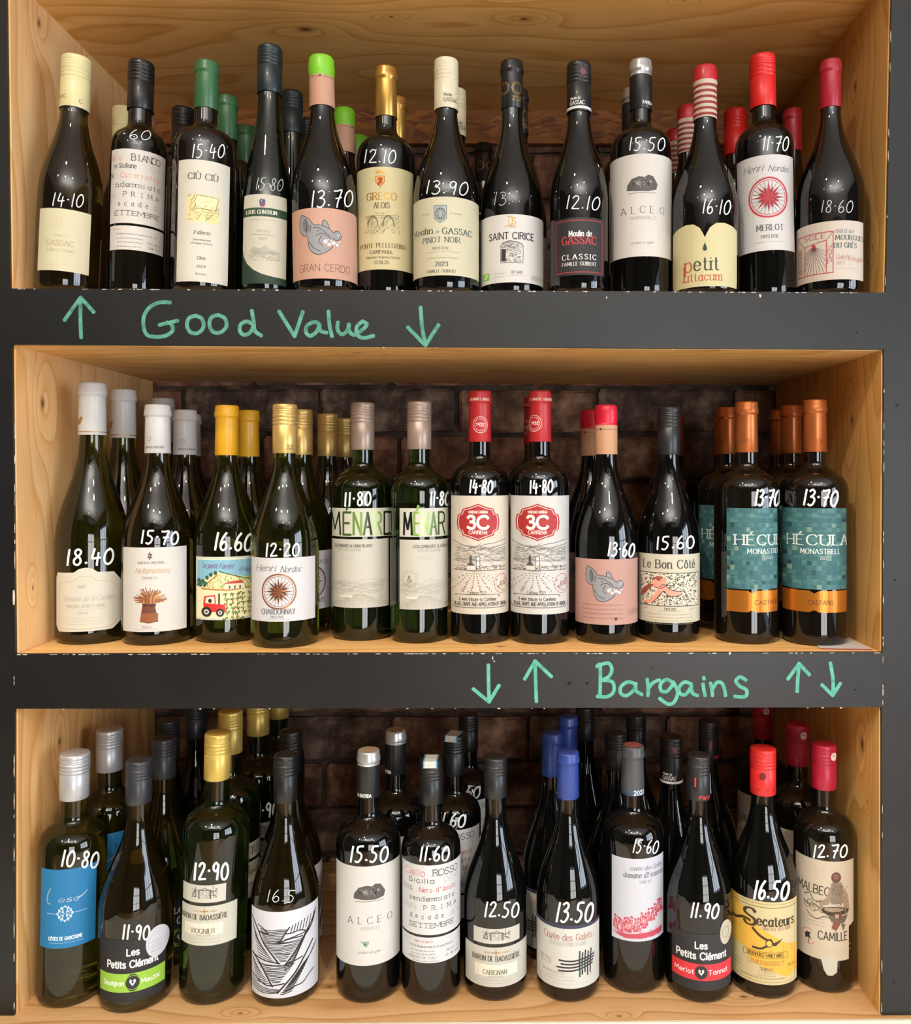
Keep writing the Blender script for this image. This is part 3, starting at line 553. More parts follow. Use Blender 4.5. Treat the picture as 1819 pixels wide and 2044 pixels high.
def L_merlot(A): nordoc(A, 'b8303c', '8c2030', 'MERLOT', '5a5a5e')
def L_chard(A): nordoc(A, mat('9c6440', .35, .5), '5a3020', 'CHARDONNAY', '6a6a6e')
def L_mourgues(A):
    r_ = 'a83a48'; A.line([(.03, .12), (.55, .12), (.55, .82), (.03, .82)], .4, r_, close=True); A.line([(.13, .12), (.13, .62), (.45, .68), (.45, .12)], .35, r_)
    A.line([(.03, .82), (.13, .62)], .3, r_); A.line([(.55, .82), (.45, .68)], .3, r_)
    A.text('SOLE', .28, .76, 2.2, 13, r_, 'serif'); A.text('NIHIL', .5, .42, 2.0, 12, r_, 'serif', rot=-1.5708); A.text('SINE', .08, .4, 2.0, 10, r_, 'serif', rot=1.5708)
    A.ell(.26, .6, .03, .035, r_, 3, 12)
    for i in range(15):
        a = math.radians(200+i*10); L = .6
        X, Y = .26+L*.62*math.cos(a), .6+L*math.sin(a)*1.1
        q = min(1, (.13-.26)/(X-.26) if X < .13 else 1, (.45-.26)/(X-.26) if X > .45 else 1, (.13-.6)/(Y-.6) if Y < .13 else 1)
        A.line([(.26, .6), (.26+(X-.26)*q, .6+(Y-.6)*q)], .2, '66404a')
    A.text('CHÂTEAU', .71, .815, 1.7, 11.5, '66747a', 'serif'); A.text('MOURGUES', .79, .71, 2.3, 17, '33484c', 'serif'); A.text('DU GRÈS', .73, .58, 2.4, 14, '33484c', 'serif')
    A.text('Galets', .68, .38, 2.4, 8, 'b06a5e', 'script'); A.text('Rouges', .88, .36, 2.4, 8.5, 'b06a5e', 'script'); A.text('2023', .65, .28, 1.5, 5, '77777a', 'script'); A.micro(.77, .19, 15, .6, '999999', 1)
def L_conil(A):
    g = 'b5ad8c'
    A.line([(.04, .1), (.1, .05), (.8, .06), (.93, .2), (.93, .7), (.8, .84), (.6, .86), (.52, .93), (.35, .94), (.26, .86), (.04, .82), (.04, .1)], .3, g)
    A.text('2022', .38, .76, 1.4, 5, '8f8a72', 'serif'); A.ring(.38, .73, 4.4, .15, 'c9c2a6', a0=10, a1=170, n=10)
    A.text('Domaine de la Conillière', .5, .565, 2.6, 34, 'a39d88', 'script', .06); A.text('MUSCADET SÈVRE ET MAINE', .44, .435, 1.4, 25, 'aaa490', 'serif'); A.text('SUR LIE', .4, .32, 1.2, 7, 'aaa490', 'serif')
    A.line([(.14, .38), (.74, .38)], .12, 'b8b29c'); A.micro(.42, .235, 22, .6, 'b8b29c', 3, 1.5)
def L_nella(A):
    for i in range(6):
        a = math.tau*i/6; A.line([(.42+.012*math.cos(a), .9+.014*math.sin(a)), (.42+.035*math.cos(a+.5), .9+.04*math.sin(a+.5))], .5, '3a3430')
    A.text('ANTICA ENOTRIA', .44, .82, 1.3, 17, '77736c', 'serif'); A.text('Nellamiaterra', .46, .725, 2.7, 22, 'b9956a', 'script', .1); A.text('BIANCO', .42, .64, 1.3, 9, '8a867e', 'serif')
    r = random.Random(4)
    A.poly([(.3, .345), (.52, .345), (.5, .31), (.55, .12), (.4, .1), (.26, .12), (.3, .31)], '6b3d28', 1); A.poly([(.28, .22), (.55, .22), (.55, .13), (.4, .11), (.265, .13)], '8e5432', 2); A.poly([(.3, .345), (.52, .345), (.51, .3), (.31, .3)], '4a2a20', 2)
    for i in range(120):
        a = r.uniform(.1, 3.04); L = r.uniform(.35, 1); X = .41+.30*L*math.cos(a); Y = .33+.20*L*math.sin(a)
        A.line([(.41+.1*math.cos(a), .335), ((.41+X)/2+r.uniform(-.01, .01), (.335+Y)/2+.02), (X, Y)], r.uniform(.2, .5), r.choice(('a06a3c', '8a5530', 'b98552', '6f4226')), 2)
    A.text('PUGLIA', .37, .055, 1.1, 6, '8a867e', 'serif'); A.micro(.37, .025, 16, .5, '999590', 1)
def L_tractor(A):
    z = zc(36, 1280, 460, 1705); r = random.Random(9)
    A.rect(.02, .98, .03, .97, 'e4dfb4', 1); A.poly(z('46 1300 455 1300 455 1460 330 1430 190 1375 100 1420 46 1460'), '7fb4cc', 2)
    A.poly(z('190 1375 330 1440 455 1455 455 1380 400 1400 350 1430'), '9ab85c', 3); A.ell(*z('452 1320')[0], .12, .14, 'e6d23c', 3)
    A.poly(z('70 1490 190 1378 455 1455 455 1500 250 1505'), 'dcd6a0', 3); A.line(z('75 1495 250 1505 360 1495 445 1485'), .7, 'b87a3c', 4); A.line(z('190 1378 455 1455'), .5, '3c5c38', 4); A.line(z('90 1480 180 1400'), .6, 'b87a3c', 4)
    for i in range(230):
        X, Y = r.uniform(80, 450), r.uniform(1400, 1500)
        if Y < 1378+(abs(X-190)*(.95 if X < 190 else .3)): continue
        A.ell(*z('%f %f' % (X, Y))[0], .006, .008, r.choice(('4f6b3a', '7a5a34', '3d5230')), 4, 5)
    for i in range(26):
        X, Y = 50+r.uniform(0, 60), 1450+r.uniform(-15, 25); A.ell(*z('%f %f' % (X, Y))[0], .02, .025, r.choice(('2f5a46', '3f6f4c', '254a3c')), 5, 8)
    for (X, Y) in ((110, 1420), (135, 1400), (165, 1388)): A.ell(*z('%d %d' % (X, Y))[0], .03, .035, '2f5a46', 5, 9)
    for i in range(34):
        X, Y = 240+(i % 6)*38+r.uniform(-8, 8), 1530+(i//6)*32+r.uniform(-5, 5)
        A.line(z('%f %f %f %f' % (X, Y+18, X, Y)), .5, '7a4a30', 4)
        for k in range(4): A.ell(*z('%f %f' % (X+r.uniform(-13, 13), Y+r.uniform(-6, 6)))[0], .018, .013, r.choice(('6d8c3c', '4f6f34', '9a9c48')), 5, 7)
    A.poly(z('232 1460 350 1455 365 1498 235 1500'), 'e8dcc0', 5); A.poly(z('226 1462 250 1448 340 1440 360 1462'), 'b84a38', 6)
    for X in (255, 290, 325): A.rect(*(lambda a: (a[0][0], a[1][0]))(z('%d 1495 %d 1475' % (X, X+10))), *(lambda a: (a[0][1], a[1][1]))(z('0 1497 0 1475')), '3c5c58', 7)
    A.poly(z('85 1595 92 1545 165 1535 168 1598 230 1600 232 1650 90 1650'), 'd0302c', 6); A.poly(z('98 1590 104 1552 158 1546 160 1595'), 'e9e2c8', 7); A.ell(*z('130 1575')[0], .03, .035, '2c2420', 8, 9); A.line(z('190 1600 190 1528'), .8, '3c2c28', 7)
    for (X, Y, q) in ((107, 1650, 34), (197, 1655, 28)):
        A.ell(*z('%d %d' % (X, Y))[0], q/424, q/425, '26262a', 8, 18); A.ell(*z('%d %d' % (X, Y))[0], q*.5/424, q*.5/425, 'd8d4c8', 9, 12); A.ell(*z('%d %d' % (X, Y))[0], q*.25/424, q*.25/425, '26262a', 10, 8)
    A.text("Le petit Fantet", .34, .86, 2.6, 20, '7a4a6a', 'script', .1, lay=9, rot=-.03); A.text("d'Hippolyte", .82, .79, 2.2, 12, '7a4a6a', 'script', .1, lay=9, rot=-.05)
def L_menard_top(A, off=-0.05, n='MÉNARD', dark=('20281c', '4a6a2c', '79a048', '2c3a20', '8fb45c', '20281c')):
    x = off
    for ch, c in zip(n, dark):
        wd = .215 if ch == 'M' else .165
        A.text(ch, x+wd/2, .46, A.H*.78/A.kh, wd*A.PW*.74/A.kw, mat(c, .25, .35), 'sans', .1); x += wd
def L_menard_a(A): L_menard_top(A)
def L_menard_b(A): L_menard_top(A, .06, 'MÉNAR', ('20281c', '8fb45c', 'a8c878', '4a5a2c', '3c5424'))
def menard_low(A, x, seal):
    A.text('COLOMBARD & UGNI BLANC', x+.04, .905, 1.5, 25, '4a4840', 'sans', .16); A.text('CÔTES DE GASCOGNE', x-.03, .845, 1.2, 15, '9a978a', 'sans'); A.micro(x-.1, .75, 10, .5, '9a978a', 2, 1.3)
    r = random.Random(3)
    for i in range(16):
        X = .02+i*.064; A.line([(.5+(X-.5)*.15, .2), (.5+(X-.5)*.55, .12), (X*1.4-.2, .01)], .22, 'a8a494')
    shade_lines(A, 0, .9, .21, .38, 150, 'a5a192', .14, 21, 0, (.03, .14), .006); shade_lines(A, 0, .95, .02, .16, 90, 'aaa696', .14, 24, .5, (.01, .05), .006)
    A.line([(0, .34), (.2, .4), (.4, .36), (.6, .42), (.98, .37)], .2, 'a5a192', smooth=True); A.rect(.14, .36, .15, .185, 'cfcbbd', 3); A.micro(.25, .175, 6, .8, '8d8a7c', 2, 1.2)
    if seal:
        A.ring(.2, .44, 4.6, .15, 'aaa696'); A.ring(.2, .44, 3.2, .12, 'aaa696'); A.text('&', .2, .44, 3, 2.6, '77756a', 'serif')
        for i in range(18):
            a = math.tau*i/18; A.raw([(A.X(.2)+8.2*math.cos(a), .44*A.H+8.2*math.sin(a)), (A.X(.2)+9.8*math.cos(a+.08), .44*A.H+9.8*math.sin(a+.08))], .5, '8d8a7c')
def L_menard_low_a(A): menard_low(A, .34, False)
def L_menard_low_b(A): menard_low(A, .62, True)
def L_3c(A):
    R_ = 'a3282a'; x0, y0 = .47, .775
    sh = [(-.5, .0), (-.48, .2), (-.4, .24), (-.36, .36), (-.18, .42), (0, .5), (.18, .42), (.36, .36), (.4, .24), (.48, .2), (.5, 0), (.48, -.2), (.4, -.24), (.36, -.36), (.18, -.42), (0, -.5), (-.18, -.42), (-.36, -.36), (-.4, -.24), (-.48, -.2)]
    A.poly([(x0+a*.74, y0+b*.315) for a, b in sh], R_, 1); A.poly([(x0+a*.69, y0+b*.29) for a, b in sh], 'f0e6da', 2); A.poly([(x0+a*.67, y0+b*.28) for a, b in sh], R_, 3)
    A.text('VARIEDAD CARIÑENA', x0, .862, 1.3, 12.5, 'f0e6da', 'sans', .13, lay=5); A.text('3C', x0, .775, 6.4, 13.5, 'f0e6da', 'bold', .23, lay=5); A.text('CARIÑENA', x0, .69, 1.8, 12, 'f0e6da', 'sans', .13, lay=5)
    k = '4c4a48'; r = random.Random(5)
    A.line([(.04, .62), (.2, .585), (.4, .565), (.6, .59), (.75, .6), (.95, .63)], .25, k, smooth=True); A.line([(.3, .57), (.5, .545), (.7, .56), (.95, .59)], .2, k)
    shade_lines(A, .04, .94, .44, .58, 160, '77746e', .16, 31, 0, (.04, .2), .004); shade_lines(A, .1, .95, .64, .72, 26, 'a8a49c', .12, 32, -.3, (.05, .12), .004)
    shade_lines(A, .05, .95, .375, .41, 110, k, .2, 33, 0, (.01, .04), .006); A.rect(.28, .42, .375, .41, 'cfc8bc', 3); A.poly([(.27, .41), (.34, .45), (.42, .41)], k, 4); A.rect(.32, .36, .42, .475, k, 4); A.poly([(.31, .475), (.34, .5), (.37, .475)], k, 4); A.rect(.44, .5, .41, .485, 'e6dfd4', 4); A.line([(.44, .375), (.44, .485), (.5, .485), (.5, .375)], .3, k, 5); A.line([(.44, .45), (.5, .45)], .3, k, 5)
    A.line([(.04, .37), (.94, .37)], .25, k)
    for i, X in enumerate((-.25, 0, .2, .36, .52, .68, .9, 1.15)):
        for t in range(10):
            q = t/9; px, py = .42+(X-.42)*(.12+.88*q), .36-.165*q; s_ = .006+.02*q
            for j in range(3): A.line([(px+r.uniform(-s_, s_), py+r.uniform(-s_, s_)*.5), (px+r.uniform(-s_, s_), py+r.uniform(-s_, s_)*.5)], .2, k)
    A.ring(.88, .255, 4.6, .3, 'b8686c', n=20); A.text('1932', .88, .255, 1.8, 6, 'a8484c', 'bold', .2, rot=.6)
    A.text('Cariñena 2022', .45, .18, 1.7, 12, '5a5854', 'sans'); A.text('A wine tribute to Cariñena', .46, .127, 1.7, 24, '2c2a2c', 'sans', .14); A.text('VILLAGE, GRAPE AND APPELLATION OF ORIGIN', .5, .085, 1.8, 33, '2c2a2c', 'sans', .14)
    A.line([(.1, .145), (.07, .16), (.12, .165), (.8, .165), (.85, .155), (.82, .145)], .25, '4c4a48'); A.line([(.02, .1), (.03, .07), (.06, .055), (.92, .055), (.96, .07), (.97, .1)], .3, '4c4a48')
def L_boncote(A):
    A.text('Le Bon Côté', .5, .855, 4.3, 33, '3a3c38', 'serif', .16)
    A.rect(.03, .97, .245, .725, 'cfcab8', 1); r = random.Random(2)
    for i in range(560):
        x, y = r.uniform(.03, .95), r.uniform(.25, .72)
        a = r.uniform(0, 3.1); L = r.uniform(.01, .04); A.line([(x, y), (min(.97, max(.03, x+L*math.cos(a))), min(.725, max(.245, y+L*math.sin(a)*.8)))], .3, '2c2a28', 2)
    s_ = 'dd9a86'
    A.poly([(.03, .34), (.1, .3), (.2, .32), (.27, .42), (.34, .52), (.42, .56), (.5, .5), (.58, .47), (.7, .46), (.72, .42), (.6, .39), (.48, .4), (.42, .46), (.36, .42), (.28, .33), (.22, .28), (.1, .27)], s_, 4)
    A.poly([(.2, .58), (.28, .62), (.34, .6), (.4, .66), (.46, .62), (.44, .54), (.36, .5), (.26, .52)], s_, 5); A.poly([(.04, .36), (.12, .42), (.2, .5), (.26, .55), (.18, .56), (.08, .48)], '8c4434', 5); A.poly([(.22, .6), (.3, .68), (.4, .67), (.34, .6), (.28, .63)], 'a05040', 6)
    for q in ([(.34, .52), (.42, .56), (.5, .5), (.58, .47), (.7, .46)], [(.22, .28), (.28, .33), (.36, .42), (.42, .46), (.48, .4), (.6, .39), (.72, .42)], [(.26, .52), (.36, .5), (.44, .54)]): A.line(q, .3, '3a2420', 7, True)
    A.line([(.03, .245), (.97, .245), (.97, .725), (.03, .725)], .35, '3a3c38', 3, close=True)
    A.text("PAYS D'OC", .52, .2, 1.3, 7.5, '4c4a42', 'sans', .15); A.micro(.13, .2, 3.2, 1.2, '66645a'); A.micro(.87, .2, 3.4, 1.2, '66645a'); A.micro(.52, .17, 16, .5, '77756a'); A.micro(.5, .12, 34, .8, '8c897a', 4, 1.6)
def hecula(A, off=0.0):
    r = random.Random(12); n = 13; m = 17
    for i in range(n):
        for j in range(m):
            if r.random() < .62:
                c = r.choice(('396f74', '32656b', '447677', '3d6a70', '4d7e79', '2d5c65')) if r.random() < .8 else r.choice(('1d3d45', '769284', '23474f', '699083'))
                q = r.choice((1, 1, .8)) ; x, y = i/n, j/m
                A.rect(x, x+q/n, y, y+q/m, c, 1)
    for i in range(60):
        x, y = r.uniform(0, .8), r.uniform(.02, .98); A.line([(x, y), (x+.08, y+.012), (x+.16, y)], .16, '5c8b88', 2, True)
    A.text('HÉCULA', .545+off, .61, 5.2, 38, 'ccd8d0', 'serif', .17, lay=4); A.text('MONASTRELL', .59+off, .47, 2.4, 25, 'dde4de', 'serif', .15, lay=4); A.text('2023', .64+off, .39, 1.4, 4.4, 'c8d4cc', 'sans', lay=4)
def L_hecula_a(A): hecula(A, .2)
def L_hecula_b(A): hecula(A, 0)
def L_castano_a(A): A.text('CASTAÑO', .8, .45, 2.1, 16, '4a2c14', 'sans', .12)
def L_castano_b(A): A.text('CASTAÑO', .6, .45, 2.1, 16, '4a2c14', 'sans', .12)
def L_lesc(A):
    s_ = mat('b9c4cc', .35, .5)
    A.line([(.17, .76), (.12, .66), (.12, .58), (.17, .56)], .5, s_, smooth=True); A.text('esc', .5, .62, 2.6, 13, s_, 'script', .13); A.line([(.66, .61), (.74, .63), (.84, .68)], .5, s_)
    A.line([(.12, .44), (.84, .44)], .25, 'a8c8dc'); oc_cross(A, .44, .44, 2.6, 'bfd4e0', .4)
    for i in range(12):
        a = math.tau*i/12; A.ell(.44+.13*math.cos(a), .44+.1*math.sin(a), .012, .01, 'bfd4e0', 3, 6)
    A.text('CÔTES DE GASCOGNE', .46, .125, 1.6, 21, 'd4e4ee', 'bold', .2); A.micro(.46, .07, 20, .7, 'a8c8dc', 1)
def clement(A, col, l, r_):
    A.rect(0, 1, .1, .42, col, 1); A.text('Les', .5, .785, 3.2, 7.5, 'e0e0de', 'sans', .2); A.text('Petits Clément', .5, .58, 3.4, 31, 'e0e0de', 'sans', .2)
    A.ell(.5, .26, .11, .15, '26282a', 2, 24); A.ring(.5, .26, 3.2, .25, col, 3, n=18); A.poly([(.5, .2), (.45, .27), (.46, .32), (.5, .29), (.54, .32), (.55, .27)], 'dfe0da', 4); A.ell(.5, .27, .018, .025, '26282a', 5, 8)
    A.text(l, .21, .26, 2.3, 12, 'e8e8e4', 'sans', .15, lay=4); A.text(r_, .78, .26, 2.3, 11.5, 'e8e8e4', 'sans', .15, lay=4)
def L_clem_g(A): clement(A, '8cb83c', 'Sauvignon', 'Mauzac')
def L_clem_r(A): clement(A, 'd0303c', 'Merlot', 'Tannat')
def L_gate(A):
    k = '3c3a38'
    A.line([(.36, .22), (.36, .72), (.64, .72), (.64, .22)], .3, k); A.line([(.4, .72), (.5, .86), (.6, .72)], .25, k); A.rect(.36, .4, .22, .7, '8a8780', 1); A.rect(.6, .64, .22, .7, '8a8780', 1)
    shade_lines(A, .42, .6, .24, .6, 26, '6c6a64', .16, 3, 1.2, (.02, .1)); shade_lines(A, .2, .36, .25, .75, 34, '4c4a46', .2, 4, .9, (.02, .08)); shade_lines(A, .64, .8, .25, .75, 34, '4c4a46', .2, 5, 2, (.02, .08)); A.line([(.3, .3), (.28, .92)], .2, k); A.line([(.7, .3), (.69, .98)], .2, k)
def badass(A, var, x=0.0, wfull=29.5):
    g = 'a8884c'; A.line([(.5+x, .93), (.5+x, .8)], .5, 'a07838'); A.line([(.45+x, .865), (.55+x, .865)], .5, 'a07838'); A.text('PRODUIT', .38+x, .868, .8, 5.5, g, 'serif'); A.text('DE FRANCE', .64+x, .868, .8, 6.5, g, 'serif')
    A.text('BARON DE BADASSIÈRE', .5+x, .715, 2.6, wfull, '4c4634', 'serif'); A.rect(.15+x, .85+x, .27, .56, 'd6d2c2', 1); shade_lines(A, .16+x, .8+x, .28, .55, 50, 'bcb7a4', .14, 6, 1.5, (.02, .1))
    A.text(var, .48+x, .37, 2.3, 15, '66624e', 'serif'); A.text("PAYS D'OC", .5+x, .27, 1.0, 9, '8a8670', 'serif'); A.micro(.5+x, .17, 20, .6, '9c9884', 2, 1.6)
def L_bad_v(A): badass(A, 'VIOGNIER', -.1)
def L_bad_c(A): badass(A, 'CARIGNAN')
def L_canyon(A):
    z = zc(930, 905, 1545, 1800); k = '1c1a1c'; r = random.Random(6)
    def L_(s_, wd=.75): A.line(z(s_), wd*.6, k, 2, True)
    L_('935 1000 990 1120 1040 1240 1110 1340 1180 1440', 1.3); L_('940 1380 1000 1450 1060 1560 1120 1680', 1.3); L_('1520 990 1480 1130 1400 1230 1330 1340 1230 1470', 1.3); L_('1495 1290 1400 1450 1330 1560 1250 1650 1165 1745', 1.3); L_('940 1390 1040 1415 1110 1425 1190 1440', 1.0); L_('1230 1465 1300 1440 1400 1415', 1.0); L_('935 1600 1000 1640 1060 1670 1110 1670 1230 1650', 1.0)
    L_('990 1060 1040 1090 1080 1140 1000 1130', .8); L_('1280 1075 1240 1130 1200 1200 1165 1225 1230 1228', 1.1); L_('1165 1225 1260 1200 1330 1195 1400 1200', .9); L_('1240 1135 1300 1140 1370 1130 1430 1165 1330 1180 1230 1200', .8)
    for i in range(9):
        y = 1095+i*16; L_('%d %d 1100 %d 1180 %d %d %d' % (1010+i*4, y, y+6, y-4, 1262-i*9, y+3), .6)
    for i in range(14):
        y = 1225+i*15; a = 1000+i*13; b = 1430-i*13; m_ = (a+b)/2
        L_('%d %d %d %d %d %d %d %d' % (a+30, y, m_-20, y+r.uniform(-5, 7), m_+30, y+r.uniform(-5, 5), b-25, y+r.uniform(-3, 3)), .55)
    for i in range(13):
        y = 1455+i*15; a = 965+i*11; b = 1345-i*12; m_ = (a+b)/2
        L_('%d %d %d %d %d %d %d %d' % (a+20, y, m_-20, y+r.uniform(-5, 7), m_+30, y+r.uniform(-5, 5), b-15, y), .55)
    for i in range(11): L_('%d %d %d %d' % (942+i*5, 1060+i*32, 975+i*16, 1215+i*20), .6)
    for i in range(10): L_('%d %d %d %d' % (940+i*4, 1420+i*26, 965+i*14, 1480+i*19), .6)
    for i in range(16): L_('%d %d %d %d %d %d' % (1510-i*13, 1020+i*29, 1485-i*14, 1090+i*27, 1440-i*14, 1150+i*24), .7)
    for i in range(18): L_('%d %d %d %d %d %d' % (1525-i*13, 1330+i*24, 1480-i*15, 1420+i*20, 1400-i*12, 1500+i*15), .75)
    for i in range(8): L_('%d %d %d %d' % (1290+i*28, 1135-i*2, 1310+i*28, 1060-i*8), .7)
    for i in range(4): L_('%d %d 1000 %d 1080 %d %d %d' % (938, 1640+i*26, 1690+i*20, 1705+i*16, 1180, 1712+i*10), .6)
    L_('1230 1740 1320 1700 1400 1690 1450 1640 1500 1600', .9)
def L_galets(A):
    k = '2a2c30'
    A.rect(0, 1, .945, 1.0, '33364c', 1); A.text('Cuvée des Galets', .5, .81, 3.4, 30, 'a06058', 'serif', .1); A.text('COTEAUX DU PONT DU GARD', .5, .7, 2.0, 23, '8c8c90', 'thin', .06)
    for i in range(5): A.line([(.69+i*.045, .58-(i % 2)*.03), (.685+i*.043, .4), (.69+i*.042, .18+(i % 3)*.03)], .75, k, 2, True)
    for i in range(4): A.line([(.36-i*.02+(i % 2)*.05, .44-i*.055), (.6, .435-i*.05), (.92-i*.01, .48-i*.045)], .75, k, 2, True)
    A.rect(.675, .71, .22, .28, '2c6a44', 3); A.rect(.72, .74, .3, .37, '2c6a44', 3)
    A.text('VIN 75CL', .14, .44, 1.3, 6, '8c8c8c', 'sans'); A.text('2022', .15, .385, 2.0, 6.5, 'a86a60', 'thin'); A.text('MIS EN BOUTEILLE PAR', .27, .235, 1.1, 13, '9a8c88', 'sans'); A.micro(.36, .18, 20, .7, '999999', 2, 1.6); A.micro(.85, .18, 5, .9, '888888'); A.micro(.5, .07, 30, .5, 'aaaaaa', 1)
def L_drilles(A):
    A.text('cuvée des Drilles', .66, .885, 2.2, 20, '55555e', 'serif', .1, .25); A.text("domaine d'Escausses", .6, .8, 2.6, 25, '4a4a52', 'serif', .11, .25); A.text('GAILLAC', .66, .72, 1.4, 7.5, '8c8c94', 'serif')
    r = random.Random(8); c = 'b8485a'
    for i in range(17):
        x = .08+i*.054+r.uniform(-.015, .015); y = .07+r.uniform(0, .06)+.0008*i*i
        A.poly([(x-.05, y), (x-.035, y+.07), (x-.03, y+.11), (x, y+.13), (x+.035, y+.1), (x+.03, y+.06), (x+.055, y)], c, 2); A.ell(x+r.uniform(-.01, .01), y+.15, .022, .016, c, 2, 8)
        for k in range(7): A.line([(x-.03+r.uniform(0, .06), y+r.uniform(0, .12)), (x-.03+r.uniform(0, .06), y+r.uniform(0, .12))], .14, 'e6c4c8', 3)
        A.line([(x, y+.14), (x+.06, y+.1+r.uniform(0, .06))], .35, c)
    A.poly([(.3, .03), (.96, .05), (.98, .12), (.4, .09), (.1, .08), (.12, .05)], c, 1); shade_lines(A, .02, .95, .03, .14, 70, c, .25, 9, .1, (.02, .08)); shade_lines(A, .02, .25, .12, .2, 20, 'cc8894', .18, 10, .1, (.02, .06))
def L_secateurs(A):
    A.poly([(0, 1), (.1, 1), (.2, .8), (.34, .62), (.62, .4), (.8, .26), (1, .1), (1, .32), (.62, .56), (.3, .76), (0, .98)], 'cf9a34', 1)
    A.poly([(.0, .9), (.0, .44), (.22, .4), (.32, .26), (.6, .17), (.88, .08), (1, .14), (1, .44), (.82, .5), (.6, .62), (.38, .7), (.2, .88)], 'd8a840', 1)
    A.line([(.03, .03), (.97, .03), (.97, .97), (.03, .97)], .2, '9c7c3c', 2, close=True); A.line([(.01, .93), (.99, .93)], .3, '7c6434')
    A.text('S', .3, .79, 8.5, 7.5, '3c2c1c', 'serif', .22); A.line([(.02, .74), (.08, .71), (.2, .755), (.3, .74)], 1.2, '3c2c1c', 3, True)
    A.text('ecateurs', .68, .765, 4.8, 23, '3c2c1c', 'serif', .2); A.text('VINTAGE RED WINE', .7, .675, 1.5, 18, '9c6a5c', 'serif')
    k = '3c2c1c'; A.line([(.34, .66), (.44, .59), (.56, .54)], 1.2, k, 3, True); A.poly([(.55, .55), (.62, .56), (.66, .51), (.8, .56), (.7, .48), (.62, .45), (.55, .47)], k, 3); A.poly([(.6, .5), (.7, .45), (.8, .44), (.72, .41), (.6, .44)], 'd8a848', 4); A.line([(.34, .43), (.46, .43), (.56, .47)], 1.0, k, 3, True); A.ell(.59, .5, .04, .035, 'e0b648', 4, 12); A.ring(.59, .5, 1.6, .3, k, 5, n=12)
    A.line([(.2, .39), (.2, .32), (.86, .32), (.86, .39)], .25, '7c6434', 3, close=True); A.text('BADENHORST FAMILY WINES', .53, .355, 1.8, 23, '4c3c1c', 'sans', .14); A.line([(.26, .285), (.26, .235), (.8, .235), (.8, .285)], .2, 'a8803c', 3, close=True); A.text('VOOR PAARDEBERG', .53, .26, 1.3, 19, '9c6a2c', 'sans')
    A.text('SHIRAZ', .55, .185, 1.7, 8.5, '7c5c4c', 'serif'); A.micro(.55, .145, 11, .9, '9c6a5c', 2, 1.5); A.text('750ml', .92, .22, 1.3, 5, '4c3c1c', 'sans'); A.micro(.1, .21, 6, 1, '4c3c1c', 2, 2); A.micro(.5, .075, 30, .8, '4c3c1c', 1); A.micro(.93, .47, 3, .8, '9c8a5c', 3, 1.3)
def L_camille(A):
    A.text('MALBEC', .32, .70, 4.2, 20, '2c2624', 'sans', .11, lay=3, rot=-.05); A.text('CAMILLE', .64, .245, 4.2, 18.5, '2c2624', 'sans', .11)
    g = ('5c4a40', '7a6354', '44342c', '94806c'); r = random.Random(14)
    A.ell(.7, .84, .085, .055, '5c3a30', 4, 14); A.ell(.7, .85, .055, .03, '7c5444', 5, 12); A.poly([(.63, .79), (.79, .79), (.86, .68), (.84, .58), (.62, .57), (.58, .68)], '80705e', 4); A.poly([(.8, .76), (.9, .66), (.93, .5), (.86, .44), (.82, .6)], '94806c', 5); A.poly([(.6, .74), (.52, .62), (.4, .57), (.42, .54), (.58, .57), (.66, .66)], '94806c', 6)
    A.ell(.68, .5, .23, .045, '3c2e26', 5, 24); A.ell(.66, .515, .17, .022, '9a866e', 6, 20); A.rect(.66, .78, .42, .48, '5c3a30', 6); A.rect(.68, .75, .43, .47, 'b08a78', 7); A.poly([(.56, .46), (.9, .45), (.84, .38), (.62, .39)], '66564a', 4)
    A.poly([(.66, .4), (.78, .38), (.7, .3), (.62, .33)], '7a4434', 5); A.poly([(.82, .3), (.86, .36), (.78, .38)], '66564a', 5)
    for i in range(70): 
        x, y = r.uniform(.6, .86), r.uniform(.42, .76); A.line([(x, y), (x+r.uniform(-.05, .05), y+r.uniform(-.03, .03))], .2, r.choice(g), 7)
    A.line([(.15, .62), (.25, .64), (.32, .58), (.5, .6)], .4, '5c5048', 3, True); A.line([(.14, .56), (.22, .52), (.3, .55), (.45, .5), (.6, .44)], .4, '5c5048', 3, True)
    for i in range(7): A.ring(.2+.05*i, .52+.03*math.sin(i*2), 1.4, .3, '6c6056', 3, n=9)
    A.line([(.18, .46), (.35, .4), (.5, .44), (.7, .41), (.85, .45)], .4, '5c5048', 3, True); A.micro(.3, .405, 14, .8, '8c8074', 3, 1.7)
    A.ring(.22, .2, 3.6, .5, 'c88a7c', n=18, a0=60, a1=330); A.poly([(.17, .17), (.22, .19), (.27, .17), (.24, .215), (.26, .24), (.2, .24), (.16, .215)], '2c2624', 4); A.line([(.22, .19), (.22, .13)], .35, '2c2624')
    for q in ([(.1, .93), (.3, .88), (.5, .93), (.8, .86)], [(.35, .08), (.6, .12), (.75, .09), (.95, .16)], [(.5, .06), (.7, .09), (.95, .1)]): A.line(q, .18, 'b8ab98', 2, True)
